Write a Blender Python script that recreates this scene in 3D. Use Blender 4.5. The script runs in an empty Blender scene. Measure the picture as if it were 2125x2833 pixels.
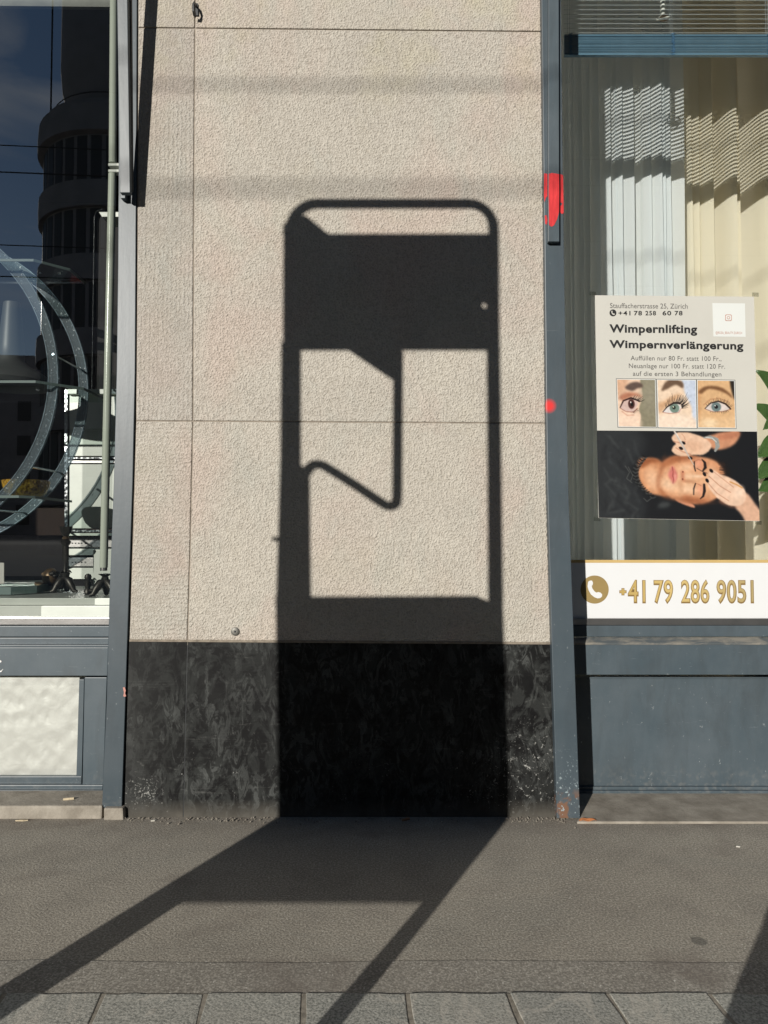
import bpy, bmesh, math, random
import numpy as np
from mathutils import Vector, Matrix
random.seed(7)
R = math.radians
scene = bpy.context.scene
col = scene.collection

# ------------------------------------------------------------------ camera, sky, sun, exposure
CAM_H, PITCH, F, CX, CY = 1.168, R(2.0), 1964.0, 1062.5, 1416.5
cam_data = bpy.data.cameras.new('camera'); cam = bpy.data.objects.new('camera', cam_data)
col.objects.link(cam); scene.camera = cam
cam.location = (0, 0, CAM_H); cam.rotation_euler = (R(90) + PITCH, 0, 0)
cam_data.sensor_fit = 'VERTICAL'; cam_data.sensor_height = 36.0
cam_data.lens = 36.0 * F / 2833.0; cam_data.clip_start = 0.02; cam_data.clip_end = 2000

TAN_AZ, K = 0.493, 0.335                      # sun: sideways and downward travel per metre towards the wall
AZ = math.atan(TAN_AZ); EL = math.atan(K * math.cos(AZ))
world = bpy.data.worlds.new('World'); scene.world = world; world.use_nodes = True
wt = world.node_tree; wn = wt.nodes; wl = wt.links
bg = wn['Background']; bg.inputs['Strength'].default_value = 0.05
sky = wn.new('ShaderNodeTexSky'); sky.sky_type = 'NISHITA'; sky.sun_disc = False
sky.sun_elevation = EL; sky.sun_rotation = math.pi + AZ; sky.dust_density = 0.05; sky.air_density = 1.0; sky.ozone_density = 3.0
tc = wn.new('ShaderNodeTexCoord'); mp = wn.new('ShaderNodeMapping'); mp.inputs['Scale'].default_value = (1.0, 1.6, 5.0)
mp.inputs['Rotation'].default_value = (0.3, 0.5, 0.4)
nz = wn.new('ShaderNodeTexNoise'); nz.inputs['Scale'].default_value = 2.2; nz.inputs['Detail'].default_value = 9; nz.inputs['Distortion'].default_value = 1.2
rp = wn.new('ShaderNodeValToRGB'); rp.color_ramp.elements[0].position = 0.50; rp.color_ramp.elements[1].position = 0.76
rp.color_ramp.elements[1].color = (0.55, 0.55, 0.55, 1)
mx = wn.new('ShaderNodeMixRGB'); mx.inputs[2].default_value = (8.0, 8.4, 8.8, 1)
wl.new(tc.outputs['Generated'], mp.inputs['Vector']); wl.new(mp.outputs['Vector'], nz.inputs['Vector'])
wl.new(nz.outputs['Fac'], rp.inputs['Fac']); wl.new(rp.outputs['Color'], mx.inputs[0])
wl.new(sky.outputs['Color'], mx.inputs[1]); wl.new(mx.outputs['Color'], bg.inputs['Color'])

sd = bpy.data.lights.new('sun', 'SUN'); sd.energy = 5.0; sd.angle = R(0.53); sd.color = (1.0, 0.955, 0.88)
sun = bpy.data.objects.new('sun', sd); col.objects.link(sun)
sdir = Vector((TAN_AZ, 1.0, -K)).normalized()
sun.rotation_euler = sdir.to_track_quat('-Z', 'Y').to_euler(); sun.location = (-8, -14, 9)
vs = scene.view_settings; vs.view_transform = 'Standard'; vs.look = 'None'; vs.gamma = 1; vs.exposure = 0.0; vs.use_curve_mapping = False
scene.cycles.max_bounces = 14; scene.cycles.diffuse_bounces = 12; scene.cycles.glossy_bounces = 3; scene.cycles.transmission_bounces = 4; scene.cycles.transparent_max_bounces = 10; scene.cycles.caustics_reflective = False; scene.cycles.caustics_refractive = False

# ------------------------------------------------------------------ pixel -> place (a pixel gives a direction, the plane it lies on gives the distance)
def S(x, y, Y):
    u = (x - CX) / F; v = (CY - y) / F
    dy = math.cos(PITCH) - v * math.sin(PITCH); dz = math.sin(PITCH) + v * math.cos(PITCH)
    t = Y / dy
    return Vector((u * t, Y, CAM_H + dz * t))
def G(x, y, z=0.0):
    u = (x - CX) / F; v = (CY - y) / F
    dy = math.cos(PITCH) - v * math.sin(PITCH); dz = math.sin(PITCH) + v * math.cos(PITCH)
    t = (z - CAM_H) / dz
    return Vector((u * t, dy * t, z))
def lerp(a, b, t): return a + (b - a) * t
def pl(tab, y):                                # piecewise linear table of (y, x)
    if y <= tab[0][0]: (y0, x0), (y1, x1) = tab[0], tab[1]
    elif y >= tab[-1][0]: (y0, x0), (y1, x1) = tab[-2], tab[-1]
    else:
        for (y0, x0), (y1, x1) in zip(tab, tab[1:]):
            if y0 <= y <= y1: break
    return x0 + (x1 - x0) * (y - y0) / (y1 - y0)

# ------------------------------------------------------------------ node helpers
class NT:
    def __init__(s, m):
        m.use_nodes = True; s.t = m.node_tree; s.t.nodes.clear()
        s.out = s.t.nodes.new('ShaderNodeOutputMaterial'); s.co = s.t.nodes.new('ShaderNodeTexCoord').outputs['Object']
    def n(s, typ, ins=None, **pr):
        nd = s.t.nodes.new('ShaderNode' + typ)
        for k, v in pr.items(): setattr(nd, k, v)
        for k, v in (ins or {}).items(): s.put(nd.inputs[k], v)
        return nd
    def put(s, sock, v):
        if hasattr(v, 'is_linked') or isinstance(v, bpy.types.NodeSocket): s.t.links.new(v, sock)
        else:
            if isinstance(v, (tuple, list)) and len(v) == 3 and sock.type == 'RGBA': v = (*v, 1)
            sock.default_value = v
    def mapv(s, scale=(1, 1, 1), rot=(0, 0, 0), loc=(0, 0, 0), vec=None):
        return s.n('Mapping', {'Vector': vec or s.co, 'Scale': scale, 'Rotation': rot, 'Location': loc}).outputs[0]
    def noise(s, scale, detail=4, rough=.55, dist=0, vec=None):
        return s.n('TexNoise', {'Vector': vec or s.co, 'Scale': scale, 'Detail': detail, 'Roughness': rough, 'Distortion': dist}).outputs['Fac']
    def vor(s, scale, vec=None, feature='F1', rnd=1):
        return s.n('TexVoronoi', {'Vector': vec or s.co, 'Scale': scale, 'Randomness': rnd}, feature=feature).outputs['Distance']
    def wave(s, scale, dist=2, dscale=1, detail=2, vec=None, direction='X'):
        return s.n('TexWave', {'Vector': vec or s.co, 'Scale': scale, 'Distortion': dist, 'Detail': detail, 'Detail Scale': dscale}, bands_direction=direction).outputs['Fac']
    def ramp(s, f, stops, interp='LINEAR'):
        nd = s.n('ValToRGB', {'Fac': f}); cr = nd.color_ramp; cr.interpolation = interp
        while len(cr.elements) < len(stops): cr.elements.new(0.5)
        for e, (p, c) in zip(cr.elements, stops):
            e.position = p; e.color = (c, c, c, 1) if isinstance(c, (int, float)) else (*c, 1)
        return nd.outputs['Color']
    def mix(s, f, a, b, mode='MIX'):
        nd = s.n('MixRGB', blend_type=mode); s.put(nd.inputs[0], f); s.put(nd.inputs[1], a); s.put(nd.inputs[2], b)
        return nd.outputs[0]
    def math(s, op, a, b=0.0, clamp=False):
        nd = s.n('Math', operation=op, use_clamp=clamp); s.put(nd.inputs[0], a); s.put(nd.inputs[1], b)
        return nd.outputs[0]
    def sep(s):
        return s.n('SeparateXYZ', {'Vector': s.co}).outputs
    def near(s, p, r, soft):                   # 1 inside a ball round p, fading over soft
        d = s.n('VectorMath', {0: s.co, 1: p}, operation='DISTANCE').outputs['Value']
        return s.n('MapRange', {'Value': d, 'From Min': r, 'From Max': r + soft, 'To Min': 1.0, 'To Max': 0.0}).outputs[0]
    def band(s, v, a, b, lo=1.0, hi=0.0):
        return s.n('MapRange', {'Value': v, 'From Min': a, 'From Max': b, 'To Min': lo, 'To Max': hi}).outputs[0]
    def bump(s, h, strength=.5, dist=.01, normal=None):
        ins = {'Height': h, 'Strength': strength, 'Distance': dist}
        if normal: ins['Normal'] = normal
        return s.n('Bump', ins).outputs[0]
    def pbr(s, c, rough=.6, metal=0, normal=None, spec=.5, **ex):
        ins = {'Base Color': c, 'Roughness': rough, 'Metallic': metal, 'Specular IOR Level': spec}
        if normal: ins['Normal'] = normal
        ins.update(ex)
        nd = s.n('BsdfPrincipled', ins)
        s.t.links.new(nd.outputs[0], s.out.inputs['Surface']); return nd
def new(name, fn):
    m = bpy.data.materials.new(name); fn(NT(m)); return m
def plain(name, c, rough=.6, metal=0, spec=.5, var=.12, vs_=14):
    def f(t):
        n_ = t.noise(vs_, 5); cc = t.mix(t.ramp(n_, [(.3, 0.0), (.7, 1.0)]), tuple(x * (1 - var) for x in c), tuple(min(1, x * (1 + var)) for x in c))
        t.pbr(cc, rough, metal, t.bump(t.noise(vs_ * 12, 3), .12, .002), spec)
    return new(name, f)
def srgb(r, g, b):
    f = lambda c: (c / 12.92 if c <= .04045 else ((c + .055) / 1.055) ** 2.4)
    return tuple(f(c / 255.) for c in (r, g, b))

# ------------------------------------------------------------------ materials
def stone(tool):
    def f(t):
        x, y, z = t.sep()
        big = t.noise(1.7, 4, .6); mid = t.noise(6, 5, .6); warm = t.noise(2.6, 3, .5, .6, t.mapv((1, 1, .7), loc=(3, 1, 8)))
        c = t.mix(t.ramp(big, [(.35, 0.), (.65, 1.)]), (.475, .443, .394), (.522, .492, .437))
        c = t.mix(t.ramp(mid, [(.42, 0.), (.75, .5)]), c, (.40, .375, .335))
        c = t.mix(t.ramp(warm, [(.50, 0.), (.68, .5)]), c, (.52, .41, .36))
        c = t.mix(t.math('MULTIPLY', t.ramp(t.noise(3.5, 4, .6, 0, t.mapv(loc=(9, 2, 5))), [(.5, 0.), (.75, .45)]), t.band(z, 2.9, 3.3, .25, 1)), c, (.47, .44, .27))
        c = t.mix(t.ramp(t.noise(4.2, 3, .6, .4, t.mapv((1, 1, .5), loc=(1, 7, 2))), [(.56, 0.), (.74, .5)]), c, (.42, .43, .39))
        g = t.noise(124, 2, .6); g2 = t.noise(46, 3, .6, 0, t.mapv((1, 1, .8), loc=(2, 5, 1)))
        h = t.math('ADD', g, t.math('MULTIPLY', g2, .55))
        if tool:
            w = t.wave(17, 4.5, 3.5, 3, None, 'X' if tool == 'V' else 'Z')
            msk = t.ramp(t.noise(5, 3, .5, .3, t.mapv(loc=(2, 2, 4))), [(.38, .15), (.6, 1.)])
            h = t.math('ADD', t.math('MULTIPLY', h, .85), t.math('MULTIPLY', t.math('MULTIPLY', w, .16), msk))
        c = t.mix(t.ramp(h, [(.60, .42), (.80, 0.)]), c, (.27, .235, .19))
        c = t.mix(t.ramp(h, [(.80, 0.), (1.0, .30)]), c, (.66, .62, .55))
        rnd = t.n('ObjectInfo').outputs['Random']; c = t.mix(1.0, c, t.ramp(rnd, [(0., (.94, .94, .95)), (1., (1.05, 1.04, 1.02))]), 'MULTIPLY')
        t.pbr(c, .95, 0, t.bump(h, 1.0, .0105), .15)
    return f
M = {}
M['stone'] = new('bush_hammered_stone', stone(None))
M['stone_v'] = new('combed_stone_upright', stone('V'))
M['stone_h'] = new('combed_stone_level', stone('H'))
M['mortar'] = plain('mortar', (.27, .235, .195), .95, spec=.1, var=.25, vs_=30)

def plinth_f(t):
    x, y, z = t.sep()
    a = t.noise(5.2, 7, .6, 1.6, t.mapv((1.0, 1, .8), rot=(0, .45, 0)))
    b = t.noise(8.5, 10, .68, 1.9, t.mapv((1.0, 1, .72), rot=(0, -.5, 0), loc=(4, 0, 3)))
    d = t.noise(17, 10, .74, 1.6, t.mapv((1.2, 1, .55), rot=(0, .6, 0), loc=(9, 0, 1)))
    c = t.mix(t.ramp(a, [(.42, 0.), (.62, 1.)]), (.004, .004, .0044), (.011, .0115, .0112))
    c = t.mix(t.ramp(b, [(.47, 0.), (.55, .7), (.72, .4)]), c, (.033, .0355, .034))
    c = t.mix(t.math('MULTIPLY', t.ramp(d, [(.50, 0.), (.56, .85), (.66, .3)]), t.ramp(a, [(.38, .1), (.6, 1.)])), c, (.085, .09, .087))
    c = t.mix(t.math('MULTIPLY', t.band(x, -1.10, -.88), t.ramp(b, [(.3, .25), (.7, .95)])), c, (.040, .041, .040))
    big = t.ramp(t.noise(2.6, 3, .5, .3, t.mapv(loc=(3, 0, 6))), [(.38, .55), (.62, 1.)])
    c = t.mix(t.math('SUBTRACT', 1.0, big), c, (.006, .006, .0062))
    sp = t.ramp(t.noise(110, 3, .6), [(.655, 0.), (.68, 1.)])
    low = t.math('MULTIPLY', t.band(z, .10, .40), t.ramp(t.noise(7, 3, .6, 0, t.mapv(loc=(5, 5, 5))), [(.54, 0.), (.64, 1.)]))
    pt = t.math('MULTIPLY', t.math('MULTIPLY', t.near((.60, 3.0, .20), .05, .19), 1.0), t.ramp(t.noise(75, 4, .7, .6), [(.615, 0.), (.635, 1.)]))
    pl_ = t.math('MULTIPLY', t.near((-.99, 3.0, .105), .005, .075), t.ramp(t.noise(120, 4, .7), [(.575, 0.), (.60, .9)]))
    c = t.mix(t.math('MAXIMUM', t.math('MULTIPLY', sp, low), t.math('MAXIMUM', pt, pl_)), c, (.33, .33, .31))
    ln = t.math('MULTIPLY', t.ramp(t.noise(3.1, 2, .4, 0, t.mapv((.25, 1, 9), loc=(2, 0, 1.2))), [(.497, 0.), (.5, .35), (.503, 0.)]), t.ramp(d, [(.4, 0.), (.6, 1.)]))
    c = t.mix(ln, c, (.16, .16, .15))
    c = t.mix(t.math('MULTIPLY', t.band(z, .005, .075), t.ramp(t.noise(9, 5), [(.3, .45), (.7, .95)])), c, (.10, .092, .078))
    t.pbr(c, t.ramp(b, [(.35, .5), (.65, .7)]), 0, t.bump(t.math('ADD', a, t.math('MULTIPLY', d, .5)), .2, .003), .16)
M['plinth'] = new('black_painted_plinth', plinth_f)

def paint(rust=False, spot=False, dk=0):
    def f(t):
        x, y, z = t.sep()
        n_ = t.noise(3.0, 5, .6); n2 = t.noise(24, 4, .6, .3, t.mapv((1, 1, .18)))
        c = t.mix(t.ramp(n_, [(.35, 0.), (.68, 1.)]), (.060, .083, .099), (.088, .110, .126))
        c = t.mix(t.ramp(n2, [(.5, 0.), (.8, .35)]), c, (.098, .125, .142))
        sc = t.ramp(t.noise(48, 4, .7, .4, t.mapv((1.2, 1, .7), loc=(7, 3, 1))), [(.675, 0.), (.70, 1.)])
        c = t.mix(t.math('MULTIPLY', sc, t.band(z, .15, 1.1, .9, .25)), c, (.33, .36, .37))
        c = t.mix(t.math('MULTIPLY', t.band(z, .02, .14), t.ramp(t.noise(40, 3), [(.5, 0.), (.7, .5)])), c, (.20, .20, .19))
        gm_ = t.ramp(t.noise(9, 6, .7, .5, t.mapv((1, 1, .3), loc=(4, 4, 4))), [(.48, 0.), (.75, .6)]); c = t.mix(gm_, c, (.050, .060, .066))
        c = t.mix(t.ramp(t.noise(30, 5, .75, .2, t.mapv((.25, 1, 3), loc=(2, 9, 4))), [(.66, 0.), (.69, .4)]), c, (.20, .225, .24))
        if dk: c = t.mix(dk, c, (.022, .032, .041))
        if rust:
            c = t.mix(.30, c, (.035, .048, .060))
            rz = t.math('MULTIPLY', t.band(z, .085, .13), t.ramp(t.noise(15, 4, .6, .4, t.mapv((1, 1, .6), loc=(1, 1, 1.4))), [(.54, 0.), (.60, .9)]))
            c = t.mix(rz, c, t.mix(t.noise(50, 4), (.16, .075, .040), (.21, .115, .07)))
            c = t.mix(t.math('MULTIPLY', t.band(z, .10, .32), t.ramp(t.noise(90, 3), [(.62, 0.), (.66, 1.)])), c, (.30, .36, .38))
        if spot:
            p = S(1519, 1123, 2.97)
            c = t.mix(t.near((p.x, p.y, p.z), .014, .02), c, (.68, .035, .035))
        t.pbr(c, .42, 0, t.bump(t.math('ADD', n2, t.math('MULTIPLY', t.noise(60, 3), .3)), .12, .004), .45)
    return f
M['paint_d'] = new('dark_blue_grey_paint', paint(False, False, .38))
M['paint'] = new('blue_grey_paint', paint()); M['paint_post'] = new('blue_grey_post_paint', paint(True, True))
M['dark_metal'] = plain('dark_painted_metal', (.018, .02, .023), .5)
M['red'] = new('red_spray_paint', lambda t: t.pbr(t.mix(t.ramp(t.noise(40, 4, .6, .3, t.mapv((2.2, 1, .25))), [(.35, 0.), (.7, 1.)]), (.70, .035, .04), (.42, .014, .018)), .5))
M['white_board'] = plain('white_lacquer', (.62, .66, .60), .35, var=.05)
M['white_metal'] = plain('white_enamel', (.66, .68, .63), .3, var=.04)
M['alu'] = plain('aluminium_trim', (.42, .41, .40), .28, .9, var=.12, vs_=8)
M['chrome'] = new('chrome', lambda t: t.pbr((.55, .57, .59), t.ramp(t.noise(60, 4), [(.4, .08), (.7, .3)]), 1.0))
def acrylic_f(t):
    sp = t.ramp(t.noise(75, 3, .6), [(.62, 0.), (.68, 1.)])
    tr = t.n('BsdfTransparent', {'Color': (.80, .88, .92)}); nd = t.n('BsdfPrincipled', {'Base Color': t.mix(sp, (.10, .145, .175), (.6, .66, .7)), 'Roughness': .5, 'Specular IOR Level': .3}); ms = t.n('MixShader', {0: t.math('ADD', .45, t.math('MULTIPLY', sp, .4))})
    L = t.t.links.new; L(tr.outputs[0], ms.inputs[1]); L(nd.outputs[0], ms.inputs[2]); L(ms.outputs[0], t.out.inputs['Surface'])
M['ring'] = new('seeded_acrylic_bar', acrylic_f)
M['ring_edge'] = plain('pale_acrylic_edge', (.24, .31, .36), .5, var=.3, vs_=40, spec=.3)
M['weathered'] = new('weathered_ledge', lambda t: t.pbr(t.mix(t.ramp(t.noise(22, 6, .65, .5, t.mapv((.4, 1, 1))), [(.42, 0.), (.62, 1.)]), (.075, .088, .095), (.22, .205, .175)), .75))
def asphalt_f(dark):
    def f(t):
        big = t.noise(1.1, 4, .6); mid = t.noise(5.5, 5, .65); gr2 = t.noise(150, 3, .7); gr4 = t.vor(170)
        a = (.378, .347, .292) if not dark else (.335, .313, .272)
        c = t.mix(t.ramp(big, [(.3, 0.), (.7, 1.)]), tuple(v * .84 for v in a), tuple(v * 1.12 for v in a))
        c = t.mix(t.ramp(mid, [(.48, 0.), (.75, .6)]), c, (.235, .215, .185))
        c = t.mix(t.ramp(t.noise(2.0, 5, .6, .5, t.mapv((.5, 1.2, 1), loc=(1, 6, 0))), [(.5, 0.), (.7, .4)]), c, (.27, .275, .245))
        c = t.mix(t.ramp(gr2, [(.40, .62), (.55, 0.)]), c, (.13, .118, .10))
        c = t.mix(t.ramp(gr2, [(.55, 0.), (.66, .5)]), c, (.58, .545, .475))
        c = t.mix(t.ramp(t.noise(95, 2, .6, 0, t.mapv(loc=(3, 3, 3))), [(.69, 0.), (.715, .9)]), c, (.66, .64, .58))
        gum = t.ramp(t.vor(2.6, t.mapv((1, 1.0, 1), loc=(2.3, 1.7, 0))), [(.05, 1.), (.068, 0.)])
        c = t.mix(t.math('MULTIPLY', gum, .65), c, (.10, .098, .088))
        st = t.ramp(t.noise(2.3, 4, .55, .6, t.mapv((.8, 1.3, 1), loc=(5.2, 2, 0))), [(.60, 0.), (.72, .5)])
        c = t.mix(st, c, (.17, .145, .125))
        _, yy, _ = t.sep()
        if not dark: c = t.mix(t.math('MULTIPLY', t.band(yy, 3.0, 2.78), t.ramp(t.noise(7, 5, .65), [(.35, .15), (.65, .75)])), c, (.16, .135, .112))
        h = t.math('ADD', t.math('MULTIPLY', t.math('SUBTRACT', 1.0, gr4), .5 if not dark else .3), gr2)
        t.pbr(c, .9, 0, t.bump(h, .30 if not dark else .22, .0045), .2)
    return f
M['asphalt'] = new('worn_asphalt', asphalt_f(False)); M['asphalt_d'] = new('smooth_asphalt_band', asphalt_f(True))
def granite_f(t):
    a = t.noise(150, 3, .7); b = t.noise(3.2, 4, .6); v = t.ramp(t.noise(4, 4, .6, .8, t.mapv((1, .5, 1), rot=(0, 0, .6))), [(.565, 0.), (.585, .6), (.605, 0.)])
    c = t.mix(t.ramp(a, [(.38, 0.), (.6, 1.)]), (.19, .198, .185), (.46, .46, .43))
    rnd = t.n('ObjectInfo').outputs['Random']; c = t.mix(1.0, c, t.ramp(rnd, [(0., (.85, .84, .82)), (1., (1.1, 1.08, 1.03))]), 'MULTIPLY'); c = t.mix(t.ramp(b, [(.4, 0.), (.7, .4)]), c, (.34, .32, .28)); c = t.mix(v, c, (.50, .47, .41))
    t.pbr(c, .8, 0, t.bump(t.math('ADD', a, t.math('MULTIPLY', t.noise(30, 4), 1.5)), .4, .004), .3)
M['granite'] = new('grey_granite', granite_f)
M['concrete'] = new('dirty_concrete', lambda t: t.pbr(t.mix(t.ramp(t.noise(9, 6, .65), [(.35, 0.), (.7, 1.)]), (.23, .205, .17), (.40, .365, .31)), .92, 0, t.bump(t.noise(90, 5, .65), .5, .005), .2))
M['joint'] = plain('joint_sand', (.27, .245, .205), .95, var=.3, vs_=60, spec=.1)

def glass_f(tint, amt):
    def f(t):
        fr = t.n('Fresnel', {'IOR': 1.5}).outputs[0]
        fac = t.math('MULTIPLY', fr, amt, True)
        tr = t.n('BsdfTransparent', {'Color': tint}); gl = t.n('BsdfGlossy', {'Color': (1, 1, 1), 'Roughness': 0.0})
        mxs = t.n('MixShader', {0: fac}); t.t.links.new(tr.outputs[0], mxs.inputs[1]); t.t.links.new(gl.outputs[0], mxs.inputs[2])
        t.t.links.new(mxs.outputs[0], t.out.inputs['Surface'])
    return f
def plate_f(t):
    tr = t.n('BsdfTransparent', {'Color': (.93, .975, .955)}); gl = t.n('BsdfGlossy', {'Color': (1, 1, 1), 'Roughness': .02}); ms = t.n('MixShader', {0: .07})
    L = t.t.links.new; L(tr.outputs[0], ms.inputs[1]); L(gl.outputs[0], ms.inputs[2]); L(ms.outputs[0], t.out.inputs['Surface'])
M['glass'] = new('window_glass', glass_f((.97, .985, .97), 1.9)); M['glass_l'] = new('reflective_window_glass', glass_f((.96, .98, .965), 5.8)); M['shelf_glass'] = new('shelf_glass', plate_f)
M['glass_edge'] = new('green_glass_edge', lambda t: t.pbr((.16, .22, .21), .5, 0, None, .3))
def hammered_f(t):
    v = t.vor(22, t.mapv((1, 1, .75)), 'SMOOTH_F1'); n_ = t.noise(16, 3, .5, .6)
    nrm = t.bump(t.math('ADD', v, t.math('MULTIPLY', n_, .4)), .5, .012)
    tr = t.n('BsdfTransparent', {'Color': (.96, .965, .95)}); df = t.n('BsdfDiffuse', {'Color': (.66, .66, .62), 'Normal': nrm}); gl = t.n('BsdfGlossy', {'Color': (.8, .84, .8), 'Roughness': .5, 'Normal': nrm})
    m1 = t.n('MixShader', {0: .42}); m2 = t.n('MixShader', {0: .10})
    L = t.t.links.new; L(tr.outputs[0], m1.inputs[1]); L(df.outputs[0], m1.inputs[2]); L(m1.outputs[0], m2.inputs[1]); L(gl.outputs[0], m2.inputs[2]); L(m2.outputs[0], t.out.inputs['Surface'])
M['hammered'] = new('hammered_glass', hammered_f)
def backing_f(t):
    v = t.noise(9, 5, .6, 1.4); v2 = t.vor(7, t.mapv((1, 1, .6)), 'SMOOTH_F1')
    c = t.mix(t.ramp(v, [(.35, 0.), (.65, 1.)]), (.66, .66, .62), (.84, .84, .79)); c = t.mix(t.ramp(v2, [(.2, 0.), (.6, .5)]), c, (.50, .51, .47))
    t.pbr(c, .5, 0, t.bump(v, .4, .02))
M['backing'] = new('crumpled_pale_backing', backing_f)

def fabric(a, b, name, tr=.0):
    def f(t):
        n_ = t.noise(5, 4, .5, 0, t.mapv((1, 1, .15))); c = t.mix(n_, a, b)
        w = t.wave(420, 0, 1, 0)
        nd = t.n('BsdfDiffuse', {'Color': c}); tl = t.n('BsdfTranslucent', {'Color': c}); ms = t.n('MixShader', {0: .5})
        t.t.links.new(nd.outputs[0], ms.inputs[1]); t.t.links.new(tl.outputs[0], ms.inputs[2]); t.t.links.new(ms.outputs[0], t.out.inputs['Surface'])
    return new(name, f)
M['curtain_w'] = fabric((.84, .88, .90), (.90, .94, .96), 'white_curtain_cloth')
M['curtain_b'] = fabric((.88, .83, .69), (.94, .89, .76), 'beige_curtain_cloth')
M['slat'] = plain('blue_slat_lacquer', (.135, .25, .345), .32, .2, var=.1)
M['slat_pale'] = plain('pale_slat_lacquer', (.50, .56, .58), .35, .3, var=.06)
M['cord'] = plain('blue_cord', (.10, .24, .42), .8, var=.2, vs_=80); M['cord_p'] = plain('pale_cord', (.30, .36, .40), .8)
M['paper'] = plain('poster_paper', (.53, .52, .475), .5, var=.025, vs_=6); M['ink'] = plain('black_ink', (.014, .014, .015), .5, var=.0)
M['paper_white'] = plain('white_print', (.66, .68, .66), .5, var=.01); M['ink_grey'] = plain('grey_ink', (.10, .095, .09), .5); M['ink_red'] = plain('brick_ink', (.42, .20, .15), .5)
M['sign_white'] = plain('white_film', (.70, .71, .72), .4, var=.01); M['gold_bar'] = plain('gold_bar_print', (.55, .39, .16), .4, var=.05)
M['gold'] = new('gold_letter_print', lambda t: t.pbr(t.ramp(t.n('MapRange', {'Value': t.sep()[0], 'From Min': 1.05, 'From Max': 2.0}).outputs[0], [(0., (.44, .31, .10)), (.3, (.58, .43, .17)), (.6, (.43, .33, .15)), (.85, (.30, .25, .13)), (1., (.38, .31, .15))]), .4))
M['gold_dark'] = plain('dark_gold_print', (.24, .155, .055), .4, var=.03); M['gold_disc'] = plain('gold_disc_print', (.30, .215, .085), .4, var=.05)
M['bronze'] = plain('dark_bronze', (.055, .052, .046), .42, .7, var=.4, vs_=60); M['brass'] = plain('worn_brass', (.16, .11, .065), .4, .6, var=.35, vs_=50)
M['amber'] = new('amber_glass', lambda t: t.pbr(t.mix(t.ramp(t.noise(55, 4, .7), [(.4, 0.), (.6, 1.)]), (.20, .085, .006), (.80, .50, .06)), .15, 0, t.bump(t.vor(70), .6, .01), .6))
M['grey_lamp'] = plain('silver_grey_lacquer', (.075, .082, .080), .45, .2, var=.06)
M['black_leather'] = plain('black_leather', (.0025, .0025, .003), .5, var=.2, spec=.08); M['brown_wood'] = plain('brown_wood', (.012, .006, .003), .6, var=.3, vs_=20, spec=.1)
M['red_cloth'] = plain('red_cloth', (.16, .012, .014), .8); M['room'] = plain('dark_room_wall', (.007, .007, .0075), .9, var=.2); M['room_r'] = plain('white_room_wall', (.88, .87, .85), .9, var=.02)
M['leaf'] = new('plant_leaf', lambda t: t.pbr(t.mix(t.noise(12, 4), (.035, .085, .022), (.075, .14, .035)), .35, 0, t.bump(t.wave(30, 3), .2, .004), .5))
M['dry_leaf'] = plain('dry_leaf', (.46, .17, .06), .8, var=.3, vs_=60); M['butt'] = plain('cigarette_paper', (.56, .47, .32), .8, var=.2, vs_=80); M['butt2'] = plain('tan_filter', (.30, .15, .075), .8)
M['crumb'] = plain('pale_litter', (.55, .53, .47), .8)
M['lamp_tube'] = plain('opal_glass_tube', (.60, .65, .56), .18, var=.02)
M['facade'] = plain('dark_render', (.24, .235, .25), .9, var=.1, vs_=1); M['facade2'] = plain('pale_render', (.30, .29, .27), .9, var=.1, vs_=1)
M['win'] = plain('dark_window', (.05, .05, .052), .5); M['wire'] = plain('cable', (.02, .02, .02), .6); M['grey_metal'] = plain('grey_powder_coat', (.12, .125, .13), .5)

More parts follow.
